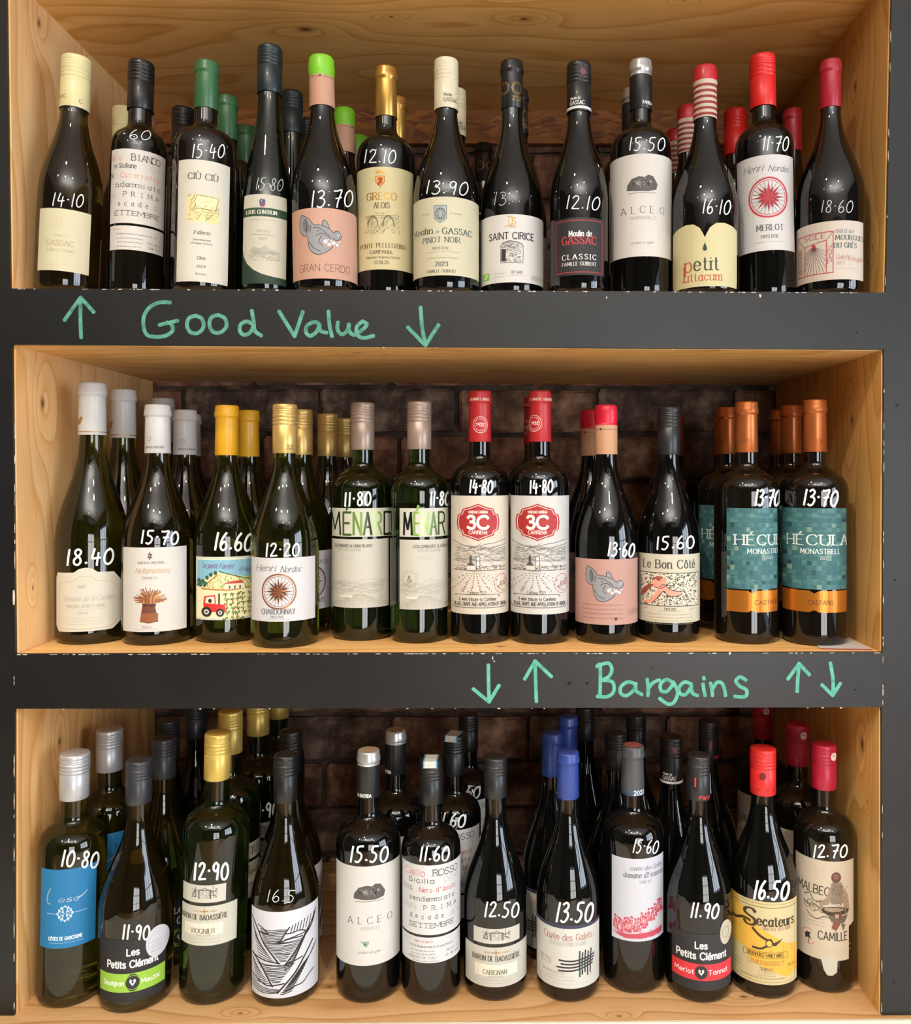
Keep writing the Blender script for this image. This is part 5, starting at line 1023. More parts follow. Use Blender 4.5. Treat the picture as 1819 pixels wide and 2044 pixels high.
def cap_text(b, cap, lines, col, ang=0.0):
    """lines: (text, photo row y, height px, width px, style, angle in degrees)"""
    s_ = b.z/FPX*1000
    A = Art(100, 100, None, step=1.5); A.clip = False
    def pl(x, y, off):
        th = math.radians(0)+x/1000/b.rc; R = R_of([(0, 0)]*3+b.cpr, y/1000)+.00025+off/1000*.3; return (R*math.sin(th), -R*math.cos(th), y/1000)
    A.place = pl
    for (t_, y, hp, wp, sty, dx) in lines:
        h = EYE+(VY-y)*(b.z-b.rc)/FPX-b.floor
        if t_ == '#band': A.poly([(-math.pi*b.rc*10, h*10-hp*s_/200), (math.pi*b.rc*10, h*10-hp*s_/200), (math.pi*b.rc*10, h*10+hp*s_/200), (-math.pi*b.rc*10, h*10+hp*s_/200)], col, 1)
        elif t_ == '#ring': A.ring(dx*s_/100, h*10, hp*s_, hp*s_*.07, col); A.ring(dx*s_/100, h*10, hp*s_*.75, hp*s_*.05, col)
        elif t_ == '#disc': A.ell(dx*s_/100, h*10, hp*s_/100, hp*s_/100, col, 1)
        elif t_ == '#heart': A.ell(dx*s_/100-.006, h*10+.006, .008, .008, col); A.ell(dx*s_/100+.006, h*10+.006, .008, .008, col); A.poly([(dx*s_/100-.014, h*10+.003), (dx*s_/100+.014, h*10+.003), (dx*s_/100, h*10-.016)], col)
        else: A.text(t_, dx*s_/100, h*10, hp*s_, wp*s_ if wp else None, col, sty)
    return A.build('cap_print', cap)
def kids(o): return [c for c in bpy.data.objects if c.parent == o]
CH = {}
def make(key, row, cx, w, yt, yl, shape, gl, cap, labels, price, desc, xc=None, captext=None):
    b = Bottle(row, cx, w, yt, yl, shape, gl, cap[1])
    root = empty('wine_bottle', (b.X, b.Y, b.floor+.0003)); tag(root, desc, 'wine bottle', 'wine bottles on the %s shelf' % ('top', 'middle', 'bottom')[row])
    parts = []
    g = lathe('glass_body', b.prof, GL[gl](), root)
    cp = cap_parts(b, root, cap[0], cap[2], cap[3], *(cap[4:] if len(cap) > 4 else ()))
    for ct in (captext or []): cap_text(b, cp, ct[0], ct[1])
    for l in labels: label_on(b, root, *l[:6], **(l[6] if len(l) > 6 else {}))
    if price: price_on(b, root, *price)
    if xc is not None and abs(xc-cx) > 4:
        ang = math.atan((xc-cx)/((EYE-b.floor+0)*0+ .72*b.h*FPX/b.z)); root.rotation_euler = (0, ang, 0)
        root.location.x -= .32*b.h*math.tan(ang); root.location.z += abs(math.sin(ang))*b.r*.86
    CH[key] = (b, root); ALLB.append((key, b.X, b.Y, b.r, row, root)); return b
def tree(o, parent, skip):
    c = o.copy(); COL.objects.link(c); c.parent = parent
    for k in CHILD.get(o, []):
        if k.name.split('.')[0] in skip: continue
        tree(k, c, skip)
    return c
def behind(key, x, ratio, desc, group=None, skip=('price_mark',), rot=0.0, row_=None):
    """a second bottle of the same kind standing farther back: photo column x, scale ratio to the front one"""
    b, root = CH[key]; z = b.z/ratio; row = [a for a in ALLB if a[0] == key][0][4] if row_ is None else row_
    X = (x-VX)*z/FPX; (lx, ly), (rx, ry) = FL[row]; pxf = VX+X*FPX/CD; fz = Zr(ly+(ry-ly)*(pxf-lx)/(rx-lx))
    if row_ is not None: z = FPX*b.r*2/112
    X = (x-VX)*z/FPX
    c = tree(root, None, skip); c['group'] = 'wine bottles on the %s shelf' % ('top', 'middle', 'bottom')[row]; c.location = (X, min(z-CD, DEPTH-.016-b.r), fz+.0003); c.rotation_euler = (0, 0, rot); c['label'] = desc
    ALLB.append((key+'*', X, c.location.y, b.r, row, c)); return c
W = 'e9e6dc'
OVAL = [(.5+.5*math.cos(6.2832*i/26), .5+.5*math.sin(6.2832*i/26)) for i in range(26)]
# ---- top shelf
make('r1a', 0, 139, 118, 106, 0, 'bur', 'olive', ('screw', 56, 212, 'd9cf9c'), [(80, 182, 419, 543, 'e3dcba', L_gassac_white)], ('14-10', 103, 165, 386, 416), 'olive glass bottle with cream screw cap, leftmost front bottle on the top shelf', 154,
     [([('GASSAC', 193, 7, 34, 'serif', -20), ('G', 200, 8, 6, 'serif', 24)], '8c8458')])
make('r1b', 0, 274, 106, 116, 0.02, 'bdx', 'brown', ('screw', 50, 214, '111112'), [(220, 327, 300, 448, 'e8e4dc', L_bianco), (221, 327, 453, 501, 'e8e4dc', L_bianco2, dict(name='lower_label'))], ('-60', 240, 296, 259, 281), 'black-capped bottle with white typewriter-text label headed BIANCO on the top shelf', 283)
make('r1c', 0, 407, 122, 116, 0.0, 'bdx', 'brown', ('cork', 49, 213, '33643e'), [(355, 457, 321, 564, 'e6e3d4', L_ciu)], ('15-40', 380, 445, 287, 318), 'green-capsuled bottle with tall cream label and small yellow landscape print', 414)
make('r1d', 0, 537, 100, 85, 0.012, 'flu', 'dkgreen', ('screw', 49, 180, '14252b'), [(490, 576, 389, 553, 'd9d4c2', L_guntrum, dict(outline=[(0, 1), (1, 1), (1, 0), (.7, .005), (.45, .03), (.25, .08), (.1, .16), (.02, .26), (0, .34)], extra=2)), (489, 577, 500, 567, '1d3a28', None, dict(name='lower_band', lab='dark green band'))],
     ('15-80', 513, 567, 355, 383, .08, .1, 'aab2b4'), 'slender dark green flute bottle with cream label rounded at lower left', 543)
PEACH, LIME = 'dca88c', '7cc42c'
M_PEACH = paper(PEACH)
make('r1e', 0, 647, 128, 106, 0, 'bur', 'black', ('wax', 52, 209, M_PEACH, LIME, 147), [(583, 712, 417, 558, 'd8a892', L_cerdo)], ('13.70', 620, 704, 380, 418), 'bottle with lime green wax top and pink pig-head label in front row', 641, [([('the wine love   the wine', 152, 3, 62, 'sans', 0), ('#heart', 152, 3, 0, '', 2)], '3a2420')])
M_GOLD = mat('c89c50', .3, .75); M_GOLD2 = mat('d0b06a', .36, .55)
make('r1f', 0, 768, 116, 126, 0.028, 'bdx2', 'black', ('cork', 47, 228, M_GOLD), [(710, 822, 333, 538, 'ddd3a4', L_greco)], ('12.10', 723, 787, 297, 328), 'gold-capsuled bottle with cream label reading GRECO below a small crest')
make('r1g', 0, 891, 130, 111, 0, 'bur', 'black', ('screw', 49, 213, 'd4ccb0'), [(825, 957, 393, 550, 'ddd8b8', L_pinot)], ('13.90', 850, 934, 360, 391), 'cream-capped bottle with pale green PINOT NOIR label at the front', None,
     [([('Moulin', 188, 6, 17, 'serif', 5), ('GASSAC', 198, 8, 30, 'serif', 12), ('- - - - - - -', 145, 3, 48, 'sans', 0)], '77745c')])
make('r1h', 0, 1022, 126, 114, 0.02, 'bur2', 'black', ('cork', 48, 212, '161617'), [(960, 1085, 428, 564, 'e6e5e2', L_cirice)], ('13.', 985, 1020, 382, 412, .1, .08, 'a8aeb2'), 'black-capped bottle with white label of a round stone hut', None,
     [([('#ring', 174, 12, 0, '', 12), ('#ring', 174, 12, 0, '', -18), ('CHÂTEAU', 192, 4, 20, 'serif', 12), ('ST CIRICE', 198, 4, 20, 'serif', 12)], mat('b89a5c', .35, .6))])
make('r1i', 0, 1156, 115, 118, 0.0, 'bur', 'black', ('screw', 49, 219, '141415'), [(1107, 1206, 434, 549, '2a2829', L_classic)], ('12.10', 1130, 1197, 390, 421), 'bottle with matte black red-bordered label reading CLASSIC', None,
     [([('Moulin de', 195, 5, 20, 'serif', -10), ('GASSAC', 204, 8, 30, 'serif', -6), ('#band', 213.5, 5, 0, '', 0)], 'd8d8d6'), ([('#ring', 142, 12, 0, '', 6), ('#disc', 142, 7, 0, '', 6)], '6a4650')])
M_SILV = mat('b9babb', .3, .6)
make('r1j', 0, 1281, 122, 112, 0.02, 'bdx', 'black', ('cork', 47, 214, '17181a', M_SILV, 145), [(1220, 1343, 307, 512, 'e6e3dc', L_alceo_t)], ('15.50', 1257, 1329, 273, 303), 'silver-topped black-capsuled bottle with white label reading TEMPRANILLO under a dark rock', None, [([('FAMILIA', 203, 6, 24, 'bold', 13)], 'd8d8d6')])
make('r1k', 0, 1406, 128, 125, -0.001, 'bur2', 'black', ('wax', 48, 232, paper('e4d2bc'), 'b81c26', 156), [(1342, 1469, 446, 572, 'e4dba8', L_petit, dict(outline=[(0, 0), (1, 0), (1, .93), (.92, .98), (.8, 1.01), (.68, 1.0), (.58, .93), (.52, .82), (.5, .77), (.48, .82), (.42, .93), (.32, 1.0), (.2, 1.01), (.08, .98), (0, .93)]))],
     ('16-10', 1400, 1456, 397, 430), 'bottle with red and white striped neck above a scalloped cream label', None,
     [([('#band', 168+11.6*i, 5.2, 0, '', 0) for i in range(6)], '8c2a2c')])
make('r1l', 0, 1543, 113, 101, 0.022, 'bdx', 'black', ('screw', 51, 207, 'd8201e'), [(1488, 1600, 309, 500, 'e6e5e4', L_merlot)], ('11-70', 1540, 1592, 270, 303), 'bright red capped bottle with white label of a red compass rose', 1536)
make('r1m', 0, 1660, 130, 115, 0, 'bur', 'black', ('cork', 43, 212, 'a81c30'), [(1592, 1725, 443, 560, 'dfd4c6', L_mourgues)], ('18-60', 1640, 1704, 400, 428, .1, .1, 'b8bcc0'), 'crimson-capsuled bottle with cream sundial label, rightmost on the top shelf')
# ---- middle shelf
make('r2a', 1, 175, 134, 762, 1289, 'bur2', 'lime', ('cork', 55, 868, 'bebebe'), [(103, 236, 1143, 1262, 'e2dece', L_conil, dict(outline=[(0, .1), (.04, 0), (.84, .02), (1, .18), (1, .78), (.86, .99), (.62, 1), (.54, 1.06), (.44, 1.08), (.34, 1.06), (.26, 1), (.02, .99), (0, .9)]))], ('18.40', 121, 216, 1094, 1130, .1, .2), 'tall greenish bottle with white capsule and cut-cornered cream label, left end of middle shelf', None,
     [([('#band', 862, 1.5, 0, '', 0), ('#disc', 842, 6, 0, '', -18), ('#disc', 836, 4, 0, '', -12)], mat('b08440', .35, .6))])
make('r2b', 1, 306, 134, 807, 1290, 'bur', 'olive', ('cork', 52, 905, 'c2c2c2'), [(237, 363, 1093, 1261, 'e6e4de', L_nella)], ('15-70', 272, 346, 1058, 1088, .05, .2), 'white-capsuled bottle with white label of a tub of dried wheat', None, [([('ANTICA ENOTRIA', 893, 4, 40, 'serif', 2), ('#ring', 876, 5, 0, '', -8)], '5c564c')])
make('r2c', 1, 442, 128, 808, 1286, 'bur', 'lime', ('cork', 49, 909, 'd6a01c'), [(380, 506, 1112, 1238, 'e0e4da', L_tractor)], ('16.60', 415, 492, 1062, 1102, .1, .18), 'bottle with yellow capsule and painted label of a red tractor in a vineyard')
make('r2d', 1, 569, 133, 806, 1296, 'bur', 'lime', ('screw', 49, 905, M_GOLD2), [(503, 629, 1114, 1241, 'e6e6ea', L_chard)], ('12-20', 530, 597, 1083, 1113, .05, .18), 'gold-capped bottle with white label reading CHARDONNAY under a copper compass rose', None, [([('HENRI', 890, 4, 14, 'sans', 16), ('NORDOC', 896, 4, 14, 'sans', 16)], '8c7440')])
TAU = mat('9a887c', .35, .35)
make('r2e', 1, 725, 123, 803, 1281, 'bdx', 'green', ('screw', 48, 898, TAU), [(664, 787, 1015, 1072, 'dcdccc', L_menard_a, dict(name='upper_label')), (664, 777, 1077, 1214, 'd6d4c6', L_menard_low_a)], ('11-80', 688, 741, 981, 1012, .05, .19), 'taupe-capped bottle with tall green letters on its label, left one of the pair')
make('r2f', 1, 836, 116, 801, 1286, 'bdx', 'green', ('screw', 49, 897, TAU), [(797, 895, 1015, 1072, 'dcdccc', L_menard_b, dict(name='upper_label')), (797, 895, 1078, 1217, 'd6d4c6', L_menard_low_b)], ('11-80', 857, 896, 980, 1011, .05, .19), 'taupe-capped bottle with tall green letters on its label, right one of the pair')
RED3 = mat('b02228', .45, 0, .1)
for k_, cx_, xl, xr, yl, dd, tx in (('r2g', 958, 901, 1015, 1287, 'left', [('GRANDES VINOS', 797, 5, 42, 'serif', 0)]), ('r2h', 1078, 1018, 1136, 1288, 'right', [('S VINOS  GRANDES', 797, 5, 60, 'serif', 6)])):
    make(k_, 1, cx_, 117, 779, yl, 'bdx', 'black', ('cork', 48, 882, RED3), [(xl, xr, 990, 1227, 'e6dccc' if dd == 'left' else 'e0dfdc', L_3c)], ('14-80', cx_-21, cx_+25, 957, 986, .05, .19), 'red-capsuled bottle with red badge and engraved vineyard label, %s of the two' % dd, None,
         [(tx+([('#ring', 848, 16, 0, '', 2), ('1932', 848, 6, 17, 'bold', 2)] if dd == 'left' else [('#ring', 845, 16, 0, '', -14), ('1932', 845, 6, 16, 'bold', -12)]), 'dccfc8')])
make('r2i', 1, 1210, 125, 808, 1288, 'bur', 'black', ('wax', 47, 907, paper('dca880'), 'cc1434', 848), [(1149, 1273, 1117, 1248, 'cc9f94', L_cerdo_red)], ('13-60', 1213, 1266, 1082, 1113, .08, .19), 'bottle with scarlet wax top and dusty pink pig-head label on the middle shelf', None, [([('the wine love the wine', 857, 3, 60, 'sans', 4), ('#heart', 857, 3, 0, '', -14)], '2c1c1a')])
make('r2j', 1, 1335, 123, 812, 1285, 'bur', 'black', ('screw', 46, 908, '1d1f22'), [(1275, 1397, 1107, 1244, 'dedac4', L_boncote)], ('15.60', 1310, 1385, 1069, 1098, .05, .19), 'dark grey capped bottle with cream label of a pink and black drawing')
COP = mat('b86a38', .34, .6)
BAND = [(0, 0), (.42, .0), (.5, .1), (.58, 0), (1, 0), (1, .98), (.58, .98), (.5, .86), (.42, .98), (0, .98)]
for k_, cx_, xl, xr, yt_, yl, cb_, fa, fb, px_, dd, tx in (('r2k', 1490, 1451, 1552, 801, 1288, 903, L_hecula_a, L_castano_a, (1506, 1556), 'left', 'AÑO'), ('r2l', 1627, 1562, 1690, 797, 1292, 902, L_hecula_b, L_castano_b, (1603, 1672), 'right', 'CA')):
    make(k_, 1, cx_, 126, yt_, yl, 'bdx', 'brown', ('cork', 48, cb_, COP), [(xl, xr, 1015, 1177, '3c7278', fa), (xl, xr, 1179, 1223, 'c07a30', fb, dict(name='lower_band', outline=BAND, m=mat('c87c2c', .3, .6), lab='copper foil band with a notch'))],
         ('13-70', px_[0], px_[1], 976, 1012, .1, .19), 'copper-capsuled bottle with teal mosaic label, front %s of the two' % dd, None, [([(tx, 880, 6, 18 if dd == 'left' else 14, 'sans', -9 if dd == 'left' else 2)], '6c3c1c')])
# ---- bottom shelf
make('r3a', 2, 140, 124, 1494, 2018, 'bdx', 'lime', ('screw', 56, 1603, mat('b4b6ba', .34, .45)), [(77, 187, 1736, 1893, '1c7fb8', L_lesc)], ('10-80', 115, 190, 1697, 1734, .1, .18), 'silver-capped greenish bottle with bright blue label, front left corner of the bottom shelf', 147)
make('r3b', 2, 269, 140, 1508, 2028, 'bur2', 'olive', ('screw', 50, 1611, '282a30'), [(198, 328, 1880, 2000, '232324', None, dict(lab='black label with torn-edge top')), (198, 326, 1876, 1992, '232324', L_clem_g, dict(extra=2, name='label_panel')), (287, 334, 1847, 1908, 'dcdce4', lambda A: (A.ring(.5, .5, A.PW*.42/A.kl, .15, 'a8aabc'), A.micro(.5, .55, 7, .8, '8c90a8', 4, 1.6)), dict(outline=OVAL, extra=8, name='round_sticker', lab='round white medal sticker'))], ('11-90', 240, 294, 1845, 1878, .05, .19),
     'dark grey capped bottle with black and lime green label and round white sticker', 274, [([('- - -', 1604, 6, 14, 'hand', 8)], '1c9c58')])
make('r3c', 2, 428, 128, 1455, 2012, 'bdx', 'green', ('screw', 52, 1563, mat('c8ac58', .36, .45)), [(365, 450, 1769, 1804, 'dcdacc', L_gate, dict(name='upper_label')), (364, 473, 1810, 1889, 'd8d6c6', L_bad_v)], ('12-90', 384, 453, 1721, 1760, .05, .19), 'yellow gold capped green bottle with two-part cream label in front row of the bottom shelf', 436)
make('r3d', 2, 570, 134, 1497, 2014, 'bur2', 'olive', ('screw', 48, 1606, '111112'), [(503, 635, 1820, 1992, 'e4e6ee', L_canyon)], ('16.5', 532, 588, 1775, 1803, .1, .09, 'c4d0d8'), 'black-capped bottle with white label of a canyon river drawn in black lines')
make('r3e', 2, 736, 128, 1489, 2007, 'bdx', 'black', ('cork', 47, 1597, '17181a', M_SILV, 1531), [(672, 798, 1730, 1928, 'e2e0dc', L_alceo_v)], ('15.50', 697, 774, 1687, 1723, .12, .18), 'silver-topped bottle with white label reading VERDEJO under a dark rock', None, [([('LA BASTIDA', 1590, 6, 34, 'bold', -8)], 'd8d8d6')])
make('r3f', 2, 861, 117, 1508, 2010, 'bdx', 'black', ('screw', 47, 1610, '141516'), [(804, 919, 1728, 1867, 'e4e5e8', L_rosso), (804, 918, 1872, 1923, 'e4e5e8', L_rosso2, dict(name='lower_label'))], ('11.60', 836, 896, 1688, 1721, .12, .18), 'black-capped bottle with white typewriter-text label headed ROSSO and a paper tab over its cap')
make('r3g', 2, 989, 127, 1502, 2003, 'bur2', 'black', ('screw', 46, 1597, '1c1d1f'), [(946, 1037, 1855, 1885, 'd6d4c8', L_gate, dict(name='upper_label')), (930, 1051, 1892, 1971, 'd4d2c6', L_bad_c)], ('12.50', 966, 1035, 1799, 1833, .1, .17), 'black-capped bottle with two-part cream label reading CARIGNAN')
make('r3h', 2, 1134, 126, 1492, 2005, 'bur2', 'black', ('cork', 47, 1599, '28408c'), [(1072, 1196, 1848, 1974, 'e0dfd8', L_galets)], ('13.50', 1107, 1183, 1799, 1843, .15, .16), 'blue-capsuled bottle with white label of crossed black brush lines')
make('r3i', 2, 1274, 124, 1480, 1989, 'bdx', 'black', ('cork', 48, 1592, '3a4c64', '484a4d', 1579), [(1233, 1335, 1716, 1881, 'dadce8', L_drilles)], ('15-60', 1273, 1325, 1676, 1706, .15, .13), 'grey-capsuled bottle with blue neck band and white label of red dancing figures', None, [([('2022', 1585, 8, 26, 'bold', 12)], 'dce4ee')])
make('r3j', 2, 1401, 131, 1497, 2004, 'bur2', 'black', ('screw', 46, 1600, '1e1f22'), [(1349, 1465, 1866, 1976, '2c2c2e', None, dict(lab='matte black label')), (1349, 1465, 1864, 1966, '2c2c2e', L_clem_r, dict(extra=2, name='label_panel')), (1444, 1466, 1834, 1882, 'cfc9b4', lambda A: A.ring(.5, .5, 2.4, .3, '8c8460'), dict(outline=OVAL, extra=8, name='round_sticker', lab='creased gold medal sticker'))], ('11.90', 1385, 1441, 1799, 1833, .1, .18),
     'black-capped bottle with black and red label reading Merlot', None, [([('Petit', 1592, 7, 26, 'bold', 10), ('I', 1562, 16, 5, 'bold', -11)], 'c8342c')])
make('r3k', 2, 1533, 132, 1484, 1998, 'bur', 'black', ('screw', 51, 1591, 'cc2424'), [(1468, 1600, 1800, 1965, 'dfd09e', L_secateurs)], ('16.50', 1513, 1584, 1756, 1798, .12, .19), 'scarlet-capped bottle with cream and yellow label of garden secateurs', None, [([('#disc', 1551, 7, 0, '', -8), ('A . O . A', 1578, 5, 40, 'serif', 0)], '6c1418')])
make('r3l', 2, 1650, 117, 1477, 1988, 'bdx', 'brown', ('screw', 48, 1581, 'a81436'), [(1594, 1709, 1720, 1918, 'dccdb6', L_camille, dict(outline=[(0, 0), (.92, 0), (.92, .33), (1, .36), (1, 1), (0, 1)])), (1643, 1678, 1915, 1949, 'd8d4c4', None, dict(outline=[(0, 1), (1, 1), (.95, .2), (.7, 0), (.4, 0), (.2, .3), (.1, .7)], name='paper_tag', lab='torn white paper under the label'))], ('12.70', 1627, 1696, 1686, 1715, .12, .19), 'crimson-capped bottle with beige label reading MALBEC, rightmost on the bottom shelf', None, [([('#disc', 1513, 8, 0, '', 13)], 'd8ccc8')])
# paper tab over the typewriter-label bottle's cap
def tab(key, col='d8d8d0'):
    b, root = CH[key]; w_, t_ = .0085, .0006; h = b.h; r = b.rc
    v = [(-w_, -r*1.03, h-.006), (w_, -r*1.03, h-.006), (w_, -r*.95, h+.0012), (-w_, -r*.95, h+.0012), (w_, r*.7, h+.0016), (-w_, r*.7, h+.0016)]
    v2 = [(x, y*1.0-.0005 if z_ < h else y, z_+t_) for x, y, z_ in v]
    o = mesh('paper_tab', v+v2, [(0, 1, 2, 3), (3, 2, 4, 5), (6, 7, 8, 9), (9, 8, 10, 11), (0, 1, 7, 6), (1, 2, 8, 7), (2, 4, 10, 8), (3, 0, 6, 9), (5, 3, 9, 11), (4, 5, 11, 10)], paper(col), root)
    v = []; f = []
    for sx in (-1, 1):
        n = len(v); x0, x1 = sorted((sx*w_, sx*w_*.82)); v += [(x0, -r*1.03-.0008, h-.0054), (x1, -r*1.03-.0008, h-.0054), (x1, -r*.95, h+.0021), (x0, -r*.95, h+.0021), (x1, r*.7, h+.0025), (x0, r*.7, h+.0025)]; f += [(n, n+1, n+2, n+3), (n+3, n+2, n+4, n+5)]
    mesh('tab_stripe', v, f, ink('3c84b4'), o)
tab('r3f')
# disc medallions on silver caps
for k_ in ('r3e',):
    b, root = CH[k_]; A = Art(40, 40, lambda x, y, off: ((x-20)/1000, (y-20)/1000, b.h+.0003+off*.0002)); A.clip = False
    r = random.Random(1); A.ell(.5, .5, b.rc*.78*25, b.rc*.78*25, 'a89474', 1)
    for i in range(40): a = r.uniform(0, 6.28); q = r.uniform(1, b.rc*700); A.raw([(20+q*math.cos(a), 20+q*math.sin(a)), (20+q*math.cos(a)+r.uniform(-2, 2), 20+q*math.sin(a)+r.uniform(-2, 2))], .5, '5c4a34')
    A.build('cap_medallion', root)
b, root = CH['r3i']; A = Art(40, 40, lambda x, y, off: ((x-20)/1000, (y-20)/1000, b.h+.0003+off*.0002)); A.clip = False; A.ell(.5, .5, b.rc*.72*25, b.rc*.72*25, 'b0605c', 1); A.build('cap_medallion', root)

# ---- bottles standing behind
CHILD = {}
for o in bpy.data.objects:
    if o.parent: CHILD.setdefault(o.parent, []).append(o)
B_ = behind
B_('r1a', 250, .88, 'cream-capped bottle half hidden behind the BIANCO bottle', rot=.5)
B_('r1b', 366, .889, 'black screw-capped bottle behind, between the BIANCO and green-capsuled front bottles', rot=.9)
B_('r1c', 453, .918, 'green-capsuled bottle just behind the tall cream label bottle at its right', rot=1.4)
B_('r1c', 492, .845, 'deeper green-capsuled bottle left of the slender flute bottle', rot=2)
B_('r1d', 583, .895, 'dark flute bottle directly behind the slender front flute', rot=1.0)
B_('r1d', 612, .83, 'dark flute bottle farthest back, beside the lime-topped bottle', rot=2.0)
B_('r1e', 687, .877, 'second lime-topped pink-necked bottle behind the pig-head bottle', rot=.9)
B_('r1e', 716, .812, 'third lime-topped bottle farthest back, left of the gold capsules', rot=1.2)
B_('r1f', 792, .925, 'gold-capsuled bottle peeking out behind the GRECO bottle', rot=1.2)
B_('r1g', 908, .93, 'cream-capped bottle peeking out behind the PINOT NOIR bottle', rot=.2)
B_('r1h', 1034, .93, 'black-capped bottle close behind the stone hut label bottle', rot=.2)
B_('r1h', 966, .80, 'black-capped bottle deep in the shade left of the stone hut label bottle', rot=.3)
B_('r1j', 1268, .93, 'silver-topped bottle peeking out left behind the TEMPRANILLO bottle', rot=.5)
B_('r1k', 1368, .902, 'second striped-neck bottle, just behind the front striped one', rot=.5)
B_('r1k', 1350, .846, 'third striped-neck bottle, deepest of the striped ones', rot=1)
B_('r1l', 1468, .87, 'dark red screw-capped bottle behind, between the striped neck and the compass label', rot=.6)
B_('r1m', 1586, .884, 'crimson-capsuled bottle behind, between the compass and sundial label bottles', rot=.8)
B_('r2a', 224, .925, 'white-capsuled tall bottle second in the leftmost line of the middle shelf', rot=-.2)
B_('r2a', 293, .85, 'white-capsuled tall bottle with gold edge, behind the wheat-tub bottle at its left', rot=.7)
B_('r2b', 333, .86, 'greyish white capsule third in line behind the wheat-tub label bottle', rot=1.2)
B_('r2b', 351, .925, 'white-capsuled bottle right behind the wheat-tub label bottle', rot=.5)
B_('r2c', 490, .93, 'amber-yellow capsuled bottle behind the tractor label bottle', rot=.8)
B_('r2d', 604, .93, 'gold screw-capped bottle second in line behind the CHARDONNAY bottle', rot=.5)
B_('r2d', 645, .875, 'gold screw-capped bottle third in line behind the CHARDONNAY bottle', rot=.8)
B_('r2d', 688, .80, 'gold screw-capped bottle farthest back, beside the left taupe cap', rot=1.2)
B_('r2h', 1067, .925, 'red-capsuled bottle close behind the right red-badge bottle', rot=-.5)
B_('r2i', 1180, .93, 'scarlet-topped pink-necked bottle close behind the left side of the pig-head bottle', rot=-.15)
B_('r2k', 1363, .835, 'copper-capsuled bottle standing alone behind the dark grey capped bottle', rot=1.5)
B_('r2k', 1452, .925, 'second copper-capsuled bottle in the left line of three', rot=-.6)
B_('r2k', 1437, .86, 'third copper-capsuled bottle, deepest in the left line of three', rot=-.2)
B_('r2l', 1579, .925, 'second copper-capsuled bottle in the right line of three', rot=-.6)
B_('r2l', 1554, .86, 'third copper-capsuled bottle, deepest in the right line of three', rot=-.3)
B_('r3a', 213, .916, 'silver-capped bottle with blue label standing behind the blue-label front bottle', rot=-.3)
B_('r3b', 300, .923, 'dark-capped bottle close behind the lime green label bottle', rot=.5)
B_('r3b', 345, .865, 'dark-capped bottle third in line behind the lime green label', rot=.9)
B_('r3b', 377, .82, 'dark-capped bottle farthest back, left of the yellow gold caps', rot=1.4)
B_('r3c', 453, .915, 'yellow gold capped bottle second in line, right behind the front one', rot=.9)
B_('r3c', 515, .855, 'dark bottle behind whose yellow gold cap is cut by the black fascia', rot=.3, skip=())
B_('r3c', 556, .80, 'yellow gold cap barely showing under the fascia, farthest back', rot=.4)
B_('r3d', 577, .915, 'black-capped bottle directly behind the canyon label bottle', rot=.9)
B_('r3e', 790, .928, 'silver-topped black-necked bottle behind, between the VERDEJO and ROSSO bottles', rot=-.7)
B_('r3f', 907, .913, 'second ROSSO bottle with paper tab, behind the front one', skip=(), rot=-.25)
B_('r3f', 935, .84, 'third ROSSO bottle, its black cap cut by the fascia', skip=('paper_tab',), rot=-.2)
B_('r3h', 1116, .932, 'blue-capsuled bottle second in line behind the brush-line label bottle', rot=-1)
B_('r3h', 1138, .885, 'blue-capsuled bottle third in line, in the shade', rot=-1.2)
B_('r3g', 1170, .83, 'dark bottle farthest back to the right of the blue capsules', rot=1.2)
B_('r3g', 1241, .92, 'black screw-capped bottle behind the left side of the dancing-figures bottle', rot=2)
B_('r3g', 1266, .85, 'black screw-capped bottle in the dark above the grey capsule with red top', rot=2)
B_('r1i', 1357, .93, 'black-capped bottle with pinkish cap emblem on the bottom shelf', rot=-.15, row_=2)
B_('r3j', 1415, .88, 'dark-capped bottle with small red cap mark behind the Merlot bottle', rot=.5)
B_('r3l', 1592, .925, 'dark crimson capped bottle second in line before the right panel', rot=-.3)
B_('r3l', 1523, .84, 'dark crimson cap farthest back, above the scarlet-capped bottle', rot=-.5)
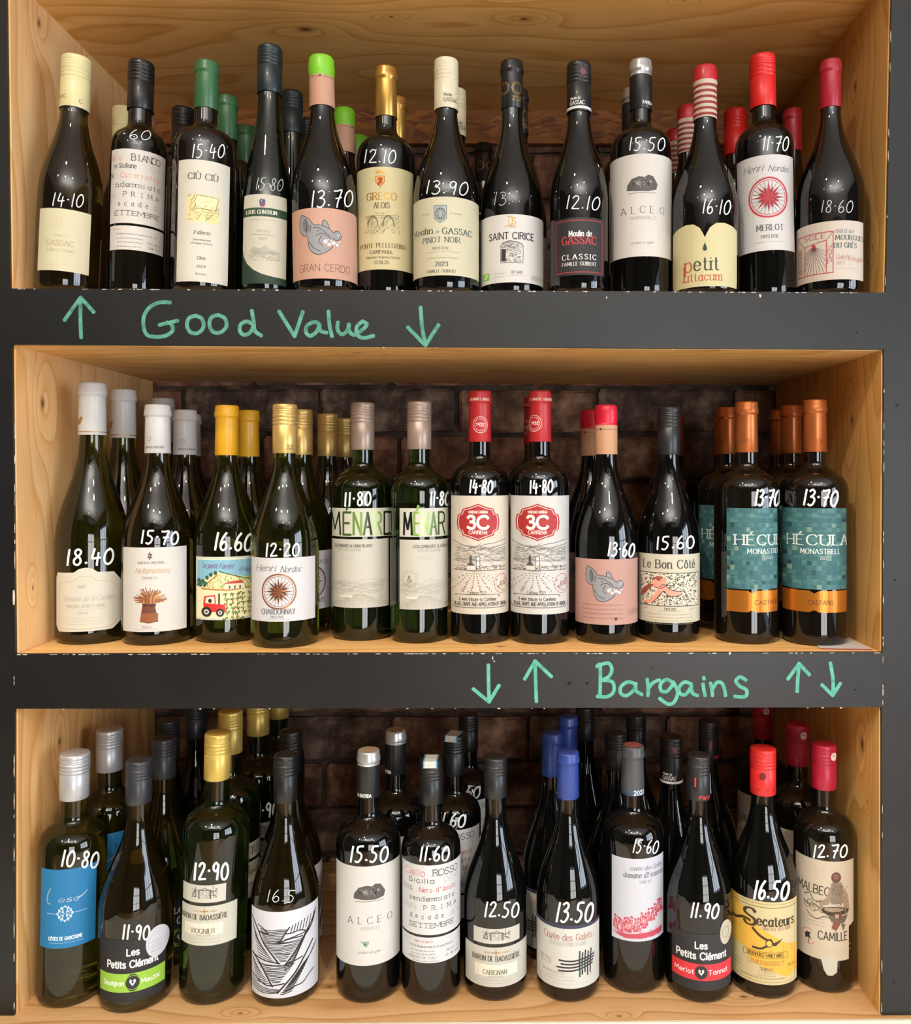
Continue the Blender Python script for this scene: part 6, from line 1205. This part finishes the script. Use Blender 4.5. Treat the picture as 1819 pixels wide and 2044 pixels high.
# leaflet under the copper-capped bottle
# nudge neighbours apart so that no two bottles touch
S_ = [[a[1], a[2], a[3], a[4], a[5], 0.0 if '*' not in a[0] else 1.0, a[0]] for a in ALLB]
for it in range(400):
    worst = 0
    for i in range(len(S_)):
        for j in range(i+1, len(S_)):
            a, c = S_[i], S_[j]
            if a[3] != c[3]: continue
            dx, dy = c[0]-a[0], c[1]-a[1]; d_ = math.hypot(dx, dy); g_ = a[2]+c[2]+.0009-d_
            if g_ <= 0: continue
            worst = max(worst, g_); wa, wc = a[5], c[5]
            if wa+wc == 0: wa = wc = .5
            dx /= d_; dy /= d_; k = g_/(wa+wc)
            a[0] -= dx*k*wa; a[1] -= dy*k*wa; c[0] += dx*k*wc; c[1] += dy*k*wc
    for a in S_:
        a[1] = min(a[1], DEPTH-.0135-a[2]) if a[5] else a[1]
        a[0] = min(max(a[0], -.5535+a[2]), .4245-a[2])
    if worst < 1e-4: break
for a in S_:
    o = a[4]; ob = [q for q in ALLB if q[5] is o][0]; o.location.x += a[0]-ob[1]; o.location.y += a[1]-ob[2]
    if '*' in a[6]:
        (lx, ly), (rx, ry) = FL[a[3]]; px_ = VX+a[0]*FPX/CD; o.location.z = Zr(ly+(ry-ly)*(px_-lx)/(rx-lx))+.0003
c0 = [P(1640, 1296.5), P(1748, 1296.5)]; zz = Zr(1300)+.0006
v = [(P(1646, 0).x, .012, zz), (P(1747, 0).x, .006, zz), (P(1745, 0).x, .12, zz+.0008), (P(1668, 0).x, .13, zz)]
o = empty('leaflet', (0, 0, 0)); tag(o, 'pale paper leaflet with red edge lying under the front right copper-capped bottle', 'leaflet')
def sheet(name, v, th, m):
    return mesh(name, v+[(x, y, z_+th) for x, y, z_ in v], [(3, 2, 1, 0), (4, 5, 6, 7), (0, 1, 5, 4), (1, 2, 6, 5), (2, 3, 7, 6), (3, 0, 4, 7)], m, o)
sheet('page', v, .0002, paper('ded6d4'))
v2 = [(v[0][0], v[0][1]-.0008, zz-.0001), (v[1][0], v[1][1]-.0008, zz-.0001), (v[1][0], v[1][1]+.001, zz-.0001), (v[0][0], v[0][1]+.001, zz-.0001)]
sheet('cover_edge', v2, .0005, ink('a84850'))
